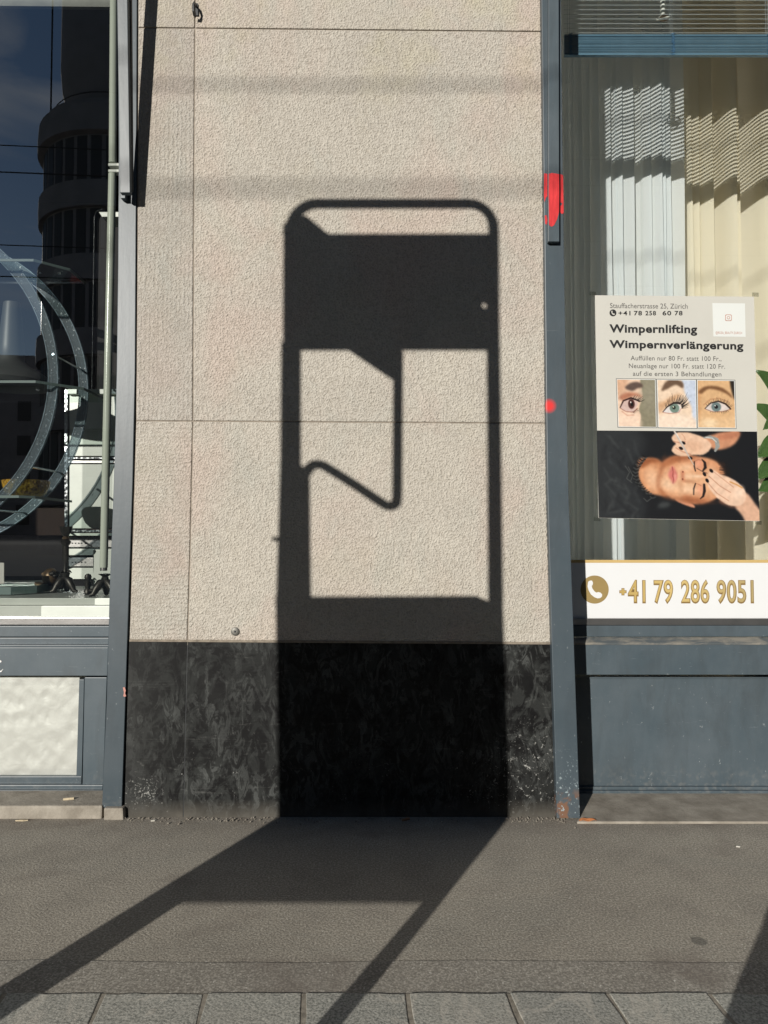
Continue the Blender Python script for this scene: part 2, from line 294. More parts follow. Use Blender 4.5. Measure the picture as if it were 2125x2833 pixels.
# ------------------------------------------------------------------ mesh helpers
class MB:
    def __init__(s): s.v = []; s.f = []
    def add(s, vs_, fs):
        o = len(s.v); s.v += [tuple(v) for v in vs_]; s.f += [tuple(i + o for i in f) for f in fs]; return s
    def box(s, x0, x1, y0, y1, z0, z1):
        return s.add([(x, y, z) for z in (z0, z1) for y in (y0, y1) for x in (x0, x1)],
                     [(0, 2, 3, 1), (4, 5, 7, 6), (0, 1, 5, 4), (2, 6, 7, 3), (0, 4, 6, 2), (1, 3, 7, 5)])
    def prism(s, pts, y0, y1):                 # XZ outline pushed back from y0 to y1
        n = len(pts); vs_ = [(p[0], y0, p[1]) for p in pts] + [(p[0], y1, p[1]) for p in pts]
        return s.add(vs_, [tuple(range(n)), tuple(range(2 * n - 1, n - 1, -1))] + [(i, i + n, (i + 1) % n + n, (i + 1) % n) for i in range(n)])
    def px(s, pts, Yf, Yb):                    # the same from photo pixels lying on the plane Y = Yf
        return s.prism([(S(x, y, Yf).x, S(x, y, Yf).z) for x, y in pts], Yf, Yb)
    def slab(s, pts, z0, z1):                  # XY outline lifted
        n = len(pts); vs_ = [(p[0], p[1], z0) for p in pts] + [(p[0], p[1], z1) for p in pts]
        return s.add(vs_, [tuple(range(n - 1, -1, -1)), tuple(range(n, 2 * n))] + [(i, (i + 1) % n, (i + 1) % n + n, i + n) for i in range(n)])
    def tube(s, path, r, n=10, closed=False, sq=None):
        P_ = [Vector(p) for p in path]; rings = []; up = Vector((0, 0, 1)); prev = None
        for i, p in enumerate(P_):
            a = P_[(i - 1) % len(P_)] if (i or closed) else p; b = P_[(i + 1) % len(P_)] if (i < len(P_) - 1 or closed) else p
            d = (b - a).normalized()
            if prev is None: u = d.orthogonal().normalized() if abs(d.y) > .99 else Vector((0, 1, 0)) - d * d.y
            else: u = prev - d * prev.dot(d)
            u.normalize(); prev = u; w = d.cross(u); rr = r[i] if isinstance(r, (list, tuple)) else r
            if sq: rings.append([p + u * a_ * sq[0] + w * b_ * sq[1] for a_, b_ in ((1, 1), (-1, 1), (-1, -1), (1, -1))])
            else: rings.append([p + (u * math.cos(2 * math.pi * k / n) + w * math.sin(2 * math.pi * k / n)) * rr for k in range(n)])
        m = len(rings[0]); o = len(s.v)
        for rg in rings: s.v += [tuple(q) for q in rg]
        L = len(rings)
        for i in range(L if closed else L - 1):
            j = (i + 1) % L
            for k in range(m): s.f.append((o + i * m + k, o + i * m + (k + 1) % m, o + j * m + (k + 1) % m, o + j * m + k))
        if not closed:
            s.f.append(tuple(o + k for k in range(m - 1, -1, -1))); s.f.append(tuple(o + (L - 1) * m + k for k in range(m)))
        return s
    def lathe(s, prof, c, n=24, wob=None):
        o = len(s.v)
        for i, (r, z) in enumerate(prof):
            for k in range(n):
                a = 2 * math.pi * k / n; rr = r * (1 + (wob(i, a) if wob else 0)); s.v.append((c[0] + rr * math.cos(a), c[1] + rr * math.sin(a), c[2] + z))
        for i in range(len(prof) - 1):
            for k in range(n): s.f.append((o + i * n + k, o + i * n + (k + 1) % n, o + (i + 1) * n + (k + 1) % n, o + (i + 1) * n + k))
        s.f.append(tuple(o + k for k in range(n - 1, -1, -1))); s.f.append(tuple(o + (len(prof) - 1) * n + k for k in range(n)))
        return s
def obj(name, mb, m, parent=None, bevel=0, smooth=False, label=None, cat=None, group=None, kind=None, seg=2):
    me = bpy.data.meshes.new(name); me.from_pydata(mb.v, [], mb.f); me.update()
    bm = bmesh.new(); bm.from_mesh(me); bmesh.ops.recalc_face_normals(bm, faces=bm.faces)
    if bevel: bmesh.ops.bevel(bm, geom=[e for e in bm.edges if e.is_manifold and e.calc_face_angle(0) > .5], offset=bevel, segments=seg, affect='EDGES', profile=.6)
    bm.to_mesh(me); bm.free()
    if smooth:
        me.polygons.foreach_set('use_smooth', [True] * len(me.polygons))
        try: me.set_sharp_from_angle(angle=R(40))
        except Exception: pass
    if name == 'glass_pane' and me.polygons[0].normal.y > 0: me.flip_normals()      # outer face to the street
    me.materials.append(m if not isinstance(m, str) else M[m])
    o = bpy.data.objects.new(name, me); col.objects.link(o)
    if parent:
        o.parent = parent; q = parent
        while q.parent: q = q.parent
        o.matrix_parent_inverse = Matrix.Translation(-Vector(q.location)) if parent is q else Matrix.Identity(4)
        if parent is not q: o.matrix_parent_inverse = Matrix.Identity(4)
    return tag(o, label, cat, group, kind)
def tag(o, label=None, cat=None, group=None, kind=None):
    for k, v in (('label', label), ('category', cat), ('group', group), ('kind', kind)):
        if v: o[k] = v
    return o
def thing(name, loc, label, cat, group=None, kind=None):
    o = bpy.data.objects.new(name, None); o.empty_display_size = .1; o.location = loc; col.objects.link(o)
    return tag(o, label, cat, group, kind)
def text_mesh(s, bold=0.0, space=1.0):
    cu = bpy.data.curves.new('lettering', 'FONT'); cu.body = s; cu.size = 1; cu.offset = bold; cu.space_character = space; cu.resolution_u = 4
    o = bpy.data.objects.new('lettering', cu); col.objects.link(o)
    dg = bpy.context.evaluated_depsgraph_get(); me = bpy.data.meshes.new_from_object(o.evaluated_get(dg)); 
    vs_ = [tuple(v.co) for v in me.vertices]; fs = [tuple(p.vertices) for p in me.polygons]
    bpy.data.objects.remove(o); bpy.data.curves.remove(cu); bpy.data.meshes.remove(me); return vs_, fs
def text(name, s, x0, x1, ytop, ybase, Y, m, parent, bold=0., space=1., ref='H', drop=0.0):
    """lettering fitted between photo pixels x0..x1, with capitals from ytop to ybase, on the plane Y"""
    vs_, fs = text_mesh(s, bold, space); rv, _ = text_mesh(ref, bold)
    cap = max(v[1] for v in rv); a = min(v[0] for v in vs_); b = max(v[0] for v in vs_)
    p0 = S(x0, ybase, Y); p1 = S(x1, ybase + drop, Y); pt = S(x0, ytop, Y)
    sx = (p1.x - p0.x) / (b - a); sz = (pt.z - p0.z) / cap; sl = (p1.z - p0.z) / (p1.x - p0.x)
    mb = MB(); mb.add([(p0.x + (v[0] - a) * sx, Y, p0.z + v[1] * sz + (v[0] - a) * sx * sl) for v in vs_], fs)
    me = bpy.data.meshes.new(name); me.from_pydata(mb.v, [], mb.f); me.materials.append(M[m])
    o = bpy.data.objects.new(name, me); col.objects.link(o); o.parent = parent; o.matrix_parent_inverse = Matrix.Translation(-Vector(parent.location))
    return o
def disc_px(cx, cy, r, n=28, ry=None):
    return [(cx + r * math.cos(2 * math.pi * k / n), cy + (ry or r) * math.sin(2 * math.pi * k / n)) for k in range(n)]

# ================================================================== THE SETTING
WALL = 3.0
gm = MB(); gm.add([(-300, -300, 0), (300, -300, 0), (300, 6, 0), (-300, 6, 0)], [(0, 1, 2, 3)])
obj('ground', gm, 'asphalt', kind='structure')
yk = G(1062, 2752).y                              # back edge of the granite kerb row
yb = G(1062, 2662).y                              # back edge of the smoother asphalt band
bm_ = MB(); N_ = 60; top = []; bot = []
for i in range(N_ + 1):
    x = lerp(-3.5, 3.5, i / N_); top.append((x, yb + .006 * math.sin(x * 5) + random.uniform(-.003, .003), .002)); bot.append((x, yk - .02, .002))
bm_.add(top + bot, [(i, i + 1, N_ + 2 + i, N_ + 1 + i) for i in range(N_)])
obj('asphalt_band', bm_, 'asphalt_d', kind='structure')
strip = thing('paving_strip', (0, yk - .2, 0), 'row of rough grey granite kerb stones along the foot of the picture', 'paving', kind='structure')
jb = MB(); jb.box(-3.2, 3.2, yk - .34, yk - .001, -.02, .0035); obj('joint_bed', jb, 'joint', strip)
jx = [G(x, 2752).x for x in (14, 287, 570, 840, 1127, 1405, 1678, 1960)]
w_ = (jx[-1] - jx[0]) / 7
jx = [jx[0] - w_ * 2, jx[0] - w_] + jx + [jx[-1] + w_, jx[-1] + 2 * w_]
for a, b in zip(jx, jx[1:]):
    g = .0065; mb = MB(); tw = random.uniform(-.008, .008); nseg = 7
    bk = [(lerp(b - g, a + g, i / nseg), yk - random.uniform(.0, .006)) for i in range(nseg + 1)]
    ft = [(a + g + .033 + tw, yk - .335), (b - g + .033 + tw, yk - .335)]
    rt = [(lerp(b - g + .033 + tw, b - g, i / 4) + random.uniform(-.004, .004), lerp(yk - .335, yk, i / 4)) for i in range(1, 4)]
    lf = [(lerp(a + g, a + g + .033 + tw, i / 4) + random.uniform(-.004, .004), lerp(yk, yk - .335, i / 4)) for i in range(1, 4)]
    mb.slab(bk + lf + ft + rt, -.02, .0058 + random.uniform(-.001, .0012))
    obj('paving_stone', mb, 'granite', strip, bevel=.0022)

# ---- the stone pier between the two shopfronts
PL = [(0, 381), (85, 381), (625, 379.5), (1166, 375.5), (1478, 367.5), (1771, 356.5), (2022, 349.5), (2268, 343)]
PG = [(0, 540), (85, 539), (498, 536), (1166, 533.5), (1478, 527), (1771, 518.5), (2268, 507)]
PR = [(0, 1496), (681, 1505), (1116, 1509), (1345, 1512), (1778, 1524), (2074, 1533), (2268, 1539)]
pier = thing('stone_pier', (-.2, 3.1, 0), 'pale bush-hammered stone pier with black painted plinth between two shop windows', 'wall')
ys_of = {0: lambda x: -470, 1: lambda x: lerp(76, 87, (x - 381) / 1115), 2: lambda x: lerp(1164, 1171, (x - 375) / 1135), 3: lambda x: lerp(1771, 1779, (x - 356) / 1168), 4: lambda x: 2290}
def block(name, L, Rr, r0, r1, Yf, m, gap=1.7):
    mb = MB(); rows = [0.0]; pts = []
    def edge(tab, yy): return pl(tab, yy)
    xl0, xr0 = edge(L, max(0, ys_of[r0](500))), edge(Rr, max(0, ys_of[r0](500)))
    n = 6; left = []; right = []
    for i in range(n + 1):
        for tab, lst, sg in ((L, left, 1), (Rr, right, -1)):
            xa = edge(tab, ys_of[r0](900)); ya = ys_of[r0](xa) + gap; xb = edge(tab, ys_of[r1](900)); ybb = ys_of[r1](xb) - gap
            yy = lerp(ya, ybb, i / n); lst.append((edge(tab, yy) + sg * gap, yy))
    mb.px(left + right[::-1], Yf, Yf + .12)
    return obj(name, mb, m, pier, bevel=.0035)
for c0, c1, which in ((PL, PG, 0), (PG, PR, 1)):
    for r in range(3):
        block('stone_block', c0, c1, r, r + 1, WALL + (0, .0015, .001)[r], ('stone_v', 'stone_v', 'stone_h')[r] if which == 0 else 'stone')
    block('plinth_block', c0, c1, 3, 4, WALL + .003, 'plinth', .5)
obj('joint_filler', MB().px([(516, 1785), (522, 1785), (511, 2270), (505, 2270)], WALL + .0042, WALL + .0052), 'dark_metal', pier)
core = MB(); core.px([(384, -465), (1496, -465), (1503, 681), (1522, 1778), (1536, 2280), (346, 2280), (359, 1771), (377, 1166)], WALL + .0055, WALL + .45)
obj('mortar_core', core, 'mortar', pier)
# mortar bead that caps the plinth
md = MB(); md.px([(358, 1769), (1523, 1777), (1523, 1783), (358, 1775)], WALL - .001, WALL + .02); obj('mortar_bead', md, plain('pale_mortar', (.24, .205, .165), .95, var=.3, vs_=40, spec=.1), pier)

# ---- building shell round the two shops (mostly out of view)
shell = thing('shop_building', (0, 4.5, 0), 'building whose dark interior shows behind the two shop windows', 'building')
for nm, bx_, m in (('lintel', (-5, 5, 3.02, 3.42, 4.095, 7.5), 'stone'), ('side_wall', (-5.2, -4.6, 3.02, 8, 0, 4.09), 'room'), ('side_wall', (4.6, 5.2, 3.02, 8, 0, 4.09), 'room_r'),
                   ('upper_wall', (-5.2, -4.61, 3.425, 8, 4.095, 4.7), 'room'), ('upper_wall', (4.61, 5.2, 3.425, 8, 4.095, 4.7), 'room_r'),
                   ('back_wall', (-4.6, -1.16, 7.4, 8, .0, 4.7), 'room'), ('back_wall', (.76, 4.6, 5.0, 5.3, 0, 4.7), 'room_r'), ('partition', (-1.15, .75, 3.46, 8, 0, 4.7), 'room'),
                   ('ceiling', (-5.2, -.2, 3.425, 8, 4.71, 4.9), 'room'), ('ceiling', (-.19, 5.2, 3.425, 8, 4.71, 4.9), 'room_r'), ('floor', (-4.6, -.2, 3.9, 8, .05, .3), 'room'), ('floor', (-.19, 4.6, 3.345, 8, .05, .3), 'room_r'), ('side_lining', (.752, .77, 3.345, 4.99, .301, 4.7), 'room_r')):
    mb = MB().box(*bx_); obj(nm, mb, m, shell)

# ================================================================== LEFT SHOPFRONT
LPL = [(0, 326), (540, 329), (1080, 322), (1480, 310.7), (1600, 304), (1871, 298), (2200, 283.6), (2240, 282)]
LPR = [(0, 379), (560, 376.5), (1098, 373.3), (1480, 363), (1610, 357.5), (1880, 348.5), (2000, 344.5), (2200, 337.5), (2240, 336.5)]
lw = thing('shop_window', (-1.6, 3.15, 0), 'blue-grey painted shop window frame of the antique shop left of the stone pier', 'shop window', 'painted shop window frames')
POSTY = 2.97
def strip_px(tabL, tabR, y0, y1, Yf, Yb, n=9):
    a = [(pl(tabL, lerp(y0, y1, i / n)), lerp(y0, y1, i / n)) for i in range(n + 1)]; b = [(pl(tabR, lerp(y0, y1, i / n)), lerp(y0, y1, i / n)) for i in range(n + 1)]
    return MB().px(a + b[::-1], Yf, Yb)
LPY = 2.996
obj('post', strip_px(LPL, LPR, -480, 2235, LPY, 3.30), 'paint_d', lw, bevel=.002)
def tilted(nm, tl, tr, y0, y1, yf, th, m, bev):
    mb = MB(); n = 8; q = []
    for i in range(n + 1):
        y = lerp(y0, y1, i / n); Yf = yf(y)
        q += [S(pl(tl, y), y, Yf), S(pl(tr, y), y, Yf)]
    fr = [tuple(p) for p in q]; bkk = [(p.x, p.y + th, p.z) for p in q]; N2 = len(fr); F_ = []
    for i in range(n):
        a, b, c_, d = 2 * i, 2 * i + 1, 2 * i + 3, 2 * i + 2
        F_ += [(a, b, c_, d), (a + N2, d + N2, c_ + N2, b + N2), (a, d, d + N2, a + N2), (b, b + N2, c_ + N2, c_)]
    F_ += [(0, N2, N2 + 1, 1), (2 * n, 2 * n + 1, N2 + 2 * n + 1, N2 + 2 * n)]
    mb.add(fr + bkk, F_); return obj(nm, mb, m, lw, bevel=bev)
yfr = lambda y: 2.925 - .070 * (533 - y) / 533
tilted('guide_rail', [(0, 324), (533, 332)], [(0, 352.6), (533, 360)], -320, 533, yfr, .026, 'paint_d', .002)
tilted('rail_channel', [(0, 345), (533, 350)], [(0, 362), (533, 366)], -320, 526, lambda y: yfr(y) + .032, .018, 'dark_metal', .001)
obj('mounting_bracket', MB().px([(334, 520), (346, 520), (346, 548), (334, 548)], 2.965, 2.995), 'paint', lw, bevel=.001)
def rail(name, y0, y1, Yf, Yb, m, parent, x0=-60, x1=None, bev=.002, xr=None):
    return obj(name, MB().px([(x0, y0), (x1[0], y0), (x1[1], y1), (x0, y1)], Yf, Yb), m, parent, bevel=bev)
GL = 3.20
px0 = -520
rail('sill_board', 1655, 1674, 3.245, 3.30, 'white_board', lw, px0, (306, 305))
rail('sill_board', 1676, 1708, 3.235, 3.30, 'white_board', lw, px0, (305, 304))
rail('glazing_trim', 1709, 1729, 3.20, 3.29, 'alu', lw, px0, (304, 303), .003)
rail('bottom_rail', 1732, 1762, 3.185, 3.29, 'paint', lw, px0, (303, 302), .003)
rail('moulding', 1764, 1784, 3.20, 3.29, 'paint', lw, px0, (302, 301), .004)
rail('moulding_lip', 1785, 1790, 3.165, 3.29, 'paint', lw, px0, (301, 300), .002)
rail('apron_board', 1791, 1870, 3.16, 3.29, 'paint', lw, px0, (300, 297), .003)
obj('stile', MB().px([(234, 1874), (296, 1874), (286, 2172), (228, 2172)], 3.185, 3.30), 'paint', lw, bevel=.003)
obj('stile_lip', MB().px([(219, 1880), (233, 1880), (226, 2168), (211, 2150)], 3.20, 3.30), 'paint', lw, bevel=.002)
rail('bottom_moulding', 2148, 2170, 3.195, 3.30, 'paint', lw, px0, (226, 225), .003)
rail('bottom_moulding', 2172, 2186, 3.175, 3.30, 'paint', lw, px0, (285, 284), .003)
rail('bottom_moulding', 2187, 2197, 3.16, 3.30, 'paint', lw, px0, (285, 284), .002)
obj('hammered_pane', MB().px([(px0, 1874), (220, 1874), (212, 2150), (px0, 2150)], 3.215, 3.219), 'hammered', lw)
obj('pane_backing', MB().px([(-520, 1760), (330, 1760), (330, 2230), (-520, 2230)], 3.50, 3.52), 'backing', lw)
a, b = S(-200, 0, GL).x, S(318, 0, GL).x
gb = MB(); dl = R(2.4); zt, zb = 4.2, S(0, 1709, GL).z
# the pane sits about two degrees askew in its frame: its far left edge nearer the street
gr_ = GL + .048; gl_ = gr_ - (b - a) * math.tan(dl)
gb.add([(b, gr_, zb), (a, gl_, zb), (a, gl_, zt), (b, gr_, zt)], [(0, 1, 2, 3)])
obj('glass_pane', gb, 'glass_l', lw)
# painted lettering that runs out of the frame on the apron board
obj('lettering', MB().px(disc_px(1, 1830, 3.2, 12), 3.1585, 3.159), 'paper_white', lw); lt = MB(); lt.px([(-6, 1853), (0, 1856), (4, 1855), (8, 1850), (8, 1852), (4, 1859), (0, 1860), (-6, 1858)], 3.1585, 3.159)
obj('lettering', lt, 'paper_white', lw)
mk = MB(); mk.px([(340, 1902), (345, 1901), (348, 1910), (346, 1918), (349, 1926), (345, 1928), (341, 1926), (343, 1916)], LPY - .0016, LPY - .0004)
obj('paint_mark', mk, plain('pink_chip', (.50, .24, .20), .7), lw)
lk = MB(); lk.px([(px0, 2232), (340, 2230), (342, 2268), (px0, 2270)], 2.985, 3.3)
ledge = thing('stone_ledge', (-1.6, 3.1, 0), 'low dirty concrete ledge under the left shop window', 'ledge')
obj('ledge_block', MB().px([(px0, 2231), (283, 2229), (281, 2275), (px0, 2275)], 2.985, 3.32), 'concrete', ledge, bevel=.008)
obj('ledge_block', MB().px([(287, 2236), (340, 2236), (342, 2275), (287, 2275)], 2.975, 3.3), 'concrete', ledge, bevel=.006)

# ================================================================== RIGHT SHOPFRONT
RPL = [(0, 1498.5), (681, 1507), (1116, 1511.5), (1345, 1514.5), (1778, 1526.5), (2074, 1535.5), (2262, 1541)]
RPR = [(0, 1552), (632, 1559.7), (1080, 1567), (1345, 1573), (1690, 1585), (2050, 1597.7), (2262, 1605)]
rw = thing('shop_window', (1.3, 3.2, 0), 'blue-grey painted shop window frame of the beauty salon right of the stone pier', 'shop window', 'painted shop window frames')
obj('post', strip_px(RPL, RPR, -480, 2264, POSTY, 3.30, 12), 'paint_post', rw, bevel=.003)
obj('guide_rail', strip_px([(0, 1518), (668, 1517)], [(0, 1546), (668, 1547.5)], -320, 668, 2.945, 2.9685), 'paint', rw, bevel=.0015)
sp = 2.458
def cpx(pts): return [(1450 + x / sp, y / sp) for x, y in pts]
obj('spray_patch', MB().px(cpx([(168, 1182), (190, 1176), (238, 1184), (239, 1300), (238, 1440), (225, 1490), (205, 1530), (190, 1541), (178, 1538), (170, 1528), (167, 1330)]), 2.9442, 2.9448), 'red', rw)
obj('spray_patch', MB().px(cpx([(248, 1184), (266, 1192), (268, 1330), (270, 1448), (258, 1455), (248, 1446), (249, 1400), (262, 1385), (249, 1376)]), POSTY - .0012, POSTY - .0004), 'red', rw)
obj('spray_patch', MB().px(cpx([(136, 1178), (158, 1182), (160, 1330), (148, 1345), (140, 1375), (135, 1330)]), POSTY - .0012, POSTY - .0004), 'red', rw)
obj('spray_patch', MB().px(cpx([(140, 1466), (152, 1462), (158, 1500), (152, 1528), (143, 1520)]), POSTY - .0012, POSTY - .0004), 'red', rw)
GR = 3.275; X1 = 2330
rail('glazing_trim', 1711, 1730, 3.255, 3.34, 'alu', rw, 1570, (X1, X1), .003)
rail('bottom_rail', 1731, 1762, 3.245, 3.34, 'paint', rw, 1570, (X1, X1), .003)
zt0, zt1 = S(0, 1763, 3.245).z, S(0, 1779, 3.205).z
led = MB(); xa, xb = S(1570, 1770, 3.2).x, S(X1, 1770, 3.2).x
led.add([(xa, 3.243, zt0), (xb, 3.243, zt0), (xb, 3.206, zt1), (xa, 3.206, zt1), (xa, 3.243, zt1 - .01), (xb, 3.243, zt1 - .01), (xb, 3.206, zt1 - .008), (xa, 3.206, zt1 - .008)], [(0, 1, 2, 3), (4, 7, 6, 5), (3, 2, 6, 7), (0, 4, 5, 1), (0, 3, 7, 4), (1, 5, 6, 2)])
obj('sloping_ledge', led, 'weathered', rw)
rail('apron_board', 1782, 1867, 3.21, 3.34, 'paint', rw, 1570, (X1, X1), .003)
rail('panel', 1873, 2176, 3.28, 3.34, 'paint', rw, 1570, (X1, X1), .0)
rail('panel_bead', 1874, 1877.5, 3.274, 3.30, 'paint', rw, 1570, (X1, X1), .0)
rail('bottom_moulding', 2177, 2187, 3.265, 3.34, 'paint', rw, 1570, (X1, X1), .002)
rail('bottom_moulding', 2188, 2201, 3.25, 3.34, 'paint', rw, 1570, (X1, X1), .003)
rail('bottom_moulding', 2202, 2213, 3.235, 3.34, 'paint', rw, 1570, (X1, X1), .002)
gb = MB(); xa, xb = S(1545, 0, GR).x, S(2400, 0, GR).x
gb.add([(xa, GR, S(0, 1708, GR).z), (xb, GR, S(0, 1708, GR).z), (xb, GR, 4.2), (xa, GR, 4.2)], [(0, 1, 2, 3)]); obj('glass_pane', gb, 'glass', rw)
obj('bounce_board', MB().box(.775, 1.74, 3.345, 3.86, 1.0, 1.03), 'white_metal', rw, bevel=.003)  # hidden white board added to bounce sunlight up onto the shaded curtains
sl = MB(); f0 = G(1580, 2279); sl.slab([(S(1590, 2278, 2.97).x, f0.y), (2.6, f0.y), (2.6, 3.3), (.80, 3.3), (.80, 3.0), (S(1607, 2268, 3.0).x, 3.0)], -.02, .009)
obj('threshold_slab', sl, 'concrete', bevel=.004, label='flat concrete threshold slab under the right shop window', cat='slab')

# ---- phone-number sign on the glass foot
SY = 3.268
sign = thing('phone_sign', S(1850, 1710, SY), 'white sign strip with gold phone number along the foot of the right window', 'sign')
obj('film', MB().px([(1572, 1557), (X1, 1557), (X1, 1710), (1572, 1710)], SY, SY + .003), 'sign_white', sign)
obj('gold_bar', MB().px([(1572, 1549), (X1, 1549), (X1, 1557), (1572, 1557)], SY - .001, SY + .003), 'gold_bar', sign)
sc7 = lambda x, y: (1450 + x / 2.458, 1450 + y / 2.458)
cx_, cy_ = sc7(480, 445); obj('phone_disc', MB().px(disc_px(cx_, cy_, 39, 40), SY - .0008, SY - .0002), 'gold_disc', sign)
hs = [(436, 392), (448, 384), (462, 384), (468, 396), (468, 410), (460, 422), (466, 440), (480, 458), (492, 466), (505, 462), (520, 466), (531, 478), (530, 492), (518, 503), (500, 505), (478, 497), (455, 478), (440, 452), (432, 424)]
obj('phone_symbol', MB().px([sc7(*p) for p in hs], SY - .0016, SY - .001), 'sign_white', sign)
for s_, x0, x1, yt, yb_ in (('+', 648, 697, 434, 486), ('41', 708, 826, 380, 530), ('79', 884, 1013, 380, 530), ('286', 1070, 1260, 380, 530), ('9051', 1312, 1562, 380, 530)):
    (ax, ay), (bx2, by) = sc7(x0, yt), sc7(x1, yb_)
    if s_ == '+':
        for g, m_, dy in ((0, 'gold_dark', .0008), (2.0, 'gold', .0012)):
            mxp, myp = (ax + bx2) / 2, (ay + by) / 2; h_ = (bx2 - ax) / 2 - g; t_ = 4.2 - g * .55
            obj('lettering', MB().px([(mxp - t_, myp - h_), (mxp + t_, myp - h_), (mxp + t_, myp - t_), (mxp + h_, myp - t_), (mxp + h_, myp + t_), (mxp + t_, myp + t_), (mxp + t_, myp + h_), (mxp - t_, myp + h_), (mxp - t_, myp + t_), (mxp - h_, myp + t_), (mxp - h_, myp - t_), (mxp - t_, myp - t_)], SY - dy, SY - dy + .0003), m_, sign)
    else:
        text('lettering', s_, ax - .8, bx2 + .8, ay - .6, by + .6, SY - .0008, 'gold_dark', sign, .036, 1.04, '4')
        text('lettering', s_, ax + 1.0, bx2 - 1.0, ay + .9, by - .9, SY - .0013, 'gold', sign, .0, 1.075, '4')

# ---- printed pictures: colours painted per vertex on a fine flat grid
class Canvas:
    def __init__(s, w, h, x0, y0, x1, y1, base):
        s.w, s.h = w, h
        gx, gy = np.meshgrid(np.linspace(0, 1, w), np.linspace(0, 1, h)); s.X = x0 + gx * (x1 - x0); s.Y = y0 + gy * (y1 - y0)
        s.u = (x1 - x0) / (w - 1); s.c = np.empty((h, w, 3)); s.c[:] = base
    def put(s, m, c): s.c += (np.array(c, float) - s.c) * np.clip(m, 0, 1)[..., None]
    def blur(s, m, soft):
        n = max(1, int(round(soft / s.u))); k = np.ones(2 * n + 1) / (2 * n + 1)
        for _ in range(2):
            p = np.pad(m, n, mode='edge')
            p = np.apply_along_axis(lambda r: np.convolve(r, k, 'valid'), 1, p); m = np.apply_along_axis(lambda r: np.convolve(r, k, 'valid'), 0, p)
        return m
    def smooth(s, pts, n=6):
        P_ = np.array(pts, float); out = []; L = len(P_)
        for i in range(L):
            a, b, c, d = P_[i - 1], P_[i], P_[(i + 1) % L], P_[(i + 2) % L]
            for k in range(n):
                t = k / n; out.append(.5 * (2 * b + (c - a) * t + (2 * a - 5 * b + 4 * c - d) * t * t + (3 * b - a - 3 * c + d) * t ** 3))
        return np.array(out)
    def poly(s, pts, c, soft=6, a=1, sm=True):
        P_ = s.smooth(pts) if sm else np.array(pts, float); m = np.zeros(s.X.shape, bool)
        for (x0, y0), (x1, y1) in zip(P_, np.roll(P_, -1, 0)):
            if y0 == y1: continue
            m ^= ((s.Y >= min(y0, y1)) & (s.Y < max(y0, y1))) & (s.X < x0 + (s.Y - y0) * (x1 - x0) / (y1 - y0))
        s.put(s.blur(m.astype(float), soft) * a, c)
    def ell(s, cx, cy, rx, ry, c, soft=.2, a=1, rot=0):
        ca, sa = math.cos(rot), math.sin(rot); dx, dy = s.X - cx, s.Y - cy
        d = np.sqrt(((dx * ca + dy * sa) / rx) ** 2 + ((-dx * sa + dy * ca) / ry) ** 2); s.put((1 + soft - d) / (2 * soft) * a, c)
    def line(s, pts, r, c, a=1, soft=None):
        m = np.zeros(s.X.shape); soft = soft or s.u; n = len(pts)
        rr = r if isinstance(r, (list, tuple)) else [r] * n
        for i in range(n - 1):
            (x0, y0), (x1, y1) = pts[i], pts[i + 1]; dx, dy = x1 - x0, y1 - y0; L = dx * dx + dy * dy + 1e-9
            t = np.clip(((s.X - x0) * dx + (s.Y - y0) * dy) / L, 0, 1); d = np.hypot(s.X - x0 - t * dx, s.Y - y0 - t * dy)
            m = np.maximum(m, np.clip((rr[i] + (rr[i + 1] - rr[i]) * t + soft - d) / (2 * soft), 0, 1))
        s.put(m * a, c)
    def grain(s, amt, seed):
        rs = np.random.RandomState(seed); n_ = rs.normal(0, 1, s.X.shape); s.c *= (1 + amt * s.blur(n_, s.u * 2)[..., None] * 2)
def picture(name, cv, corners, Y, m, parent):
    (a, b, c_, d) = [S(x, y, Y) for x, y in corners]          # TL TR BR BL
    h, w = cv.h, cv.w; vs_ = []
    for j in range(h):
        t = j / (h - 1); l = a.lerp(d, t); r = b.lerp(c_, t)
        for i in range(w): p = l.lerp(r, i / (w - 1)); vs_.append((p.x, Y, p.z))
    fs = [(j * w + i, j * w + i + 1, (j + 1) * w + i + 1, (j + 1) * w + i) for j in range(h - 1) for i in range(w - 1)]
    me = bpy.data.meshes.new(name); me.from_pydata(vs_, [], fs); at_ = me.color_attributes.new('print', 'FLOAT_COLOR', 'POINT')
    c = np.clip(cv.c / 255., 0, 1); lin = np.where(c <= .04045, c / 12.92, ((c + .055) / 1.055) ** 2.4) * .78
    buf = np.ones((h * w, 4)); buf[:, :3] = lin.reshape(-1, 3); at_.data.foreach_set('color', buf.ravel())
    me.materials.append(M[m]); o = bpy.data.objects.new(name, me); col.objects.link(o); o.parent = parent
    o.matrix_parent_inverse = Matrix.Translation(-Vector(parent.location)); return o
def print_f(t):
    vc = t.n('VertexColor', layer_name='print').outputs[0]; t.pbr(vc, .45, 0, t.bump(t.noise(14, 4), .05, .003), .4)
M['print'] = new('picture_print', print_f)

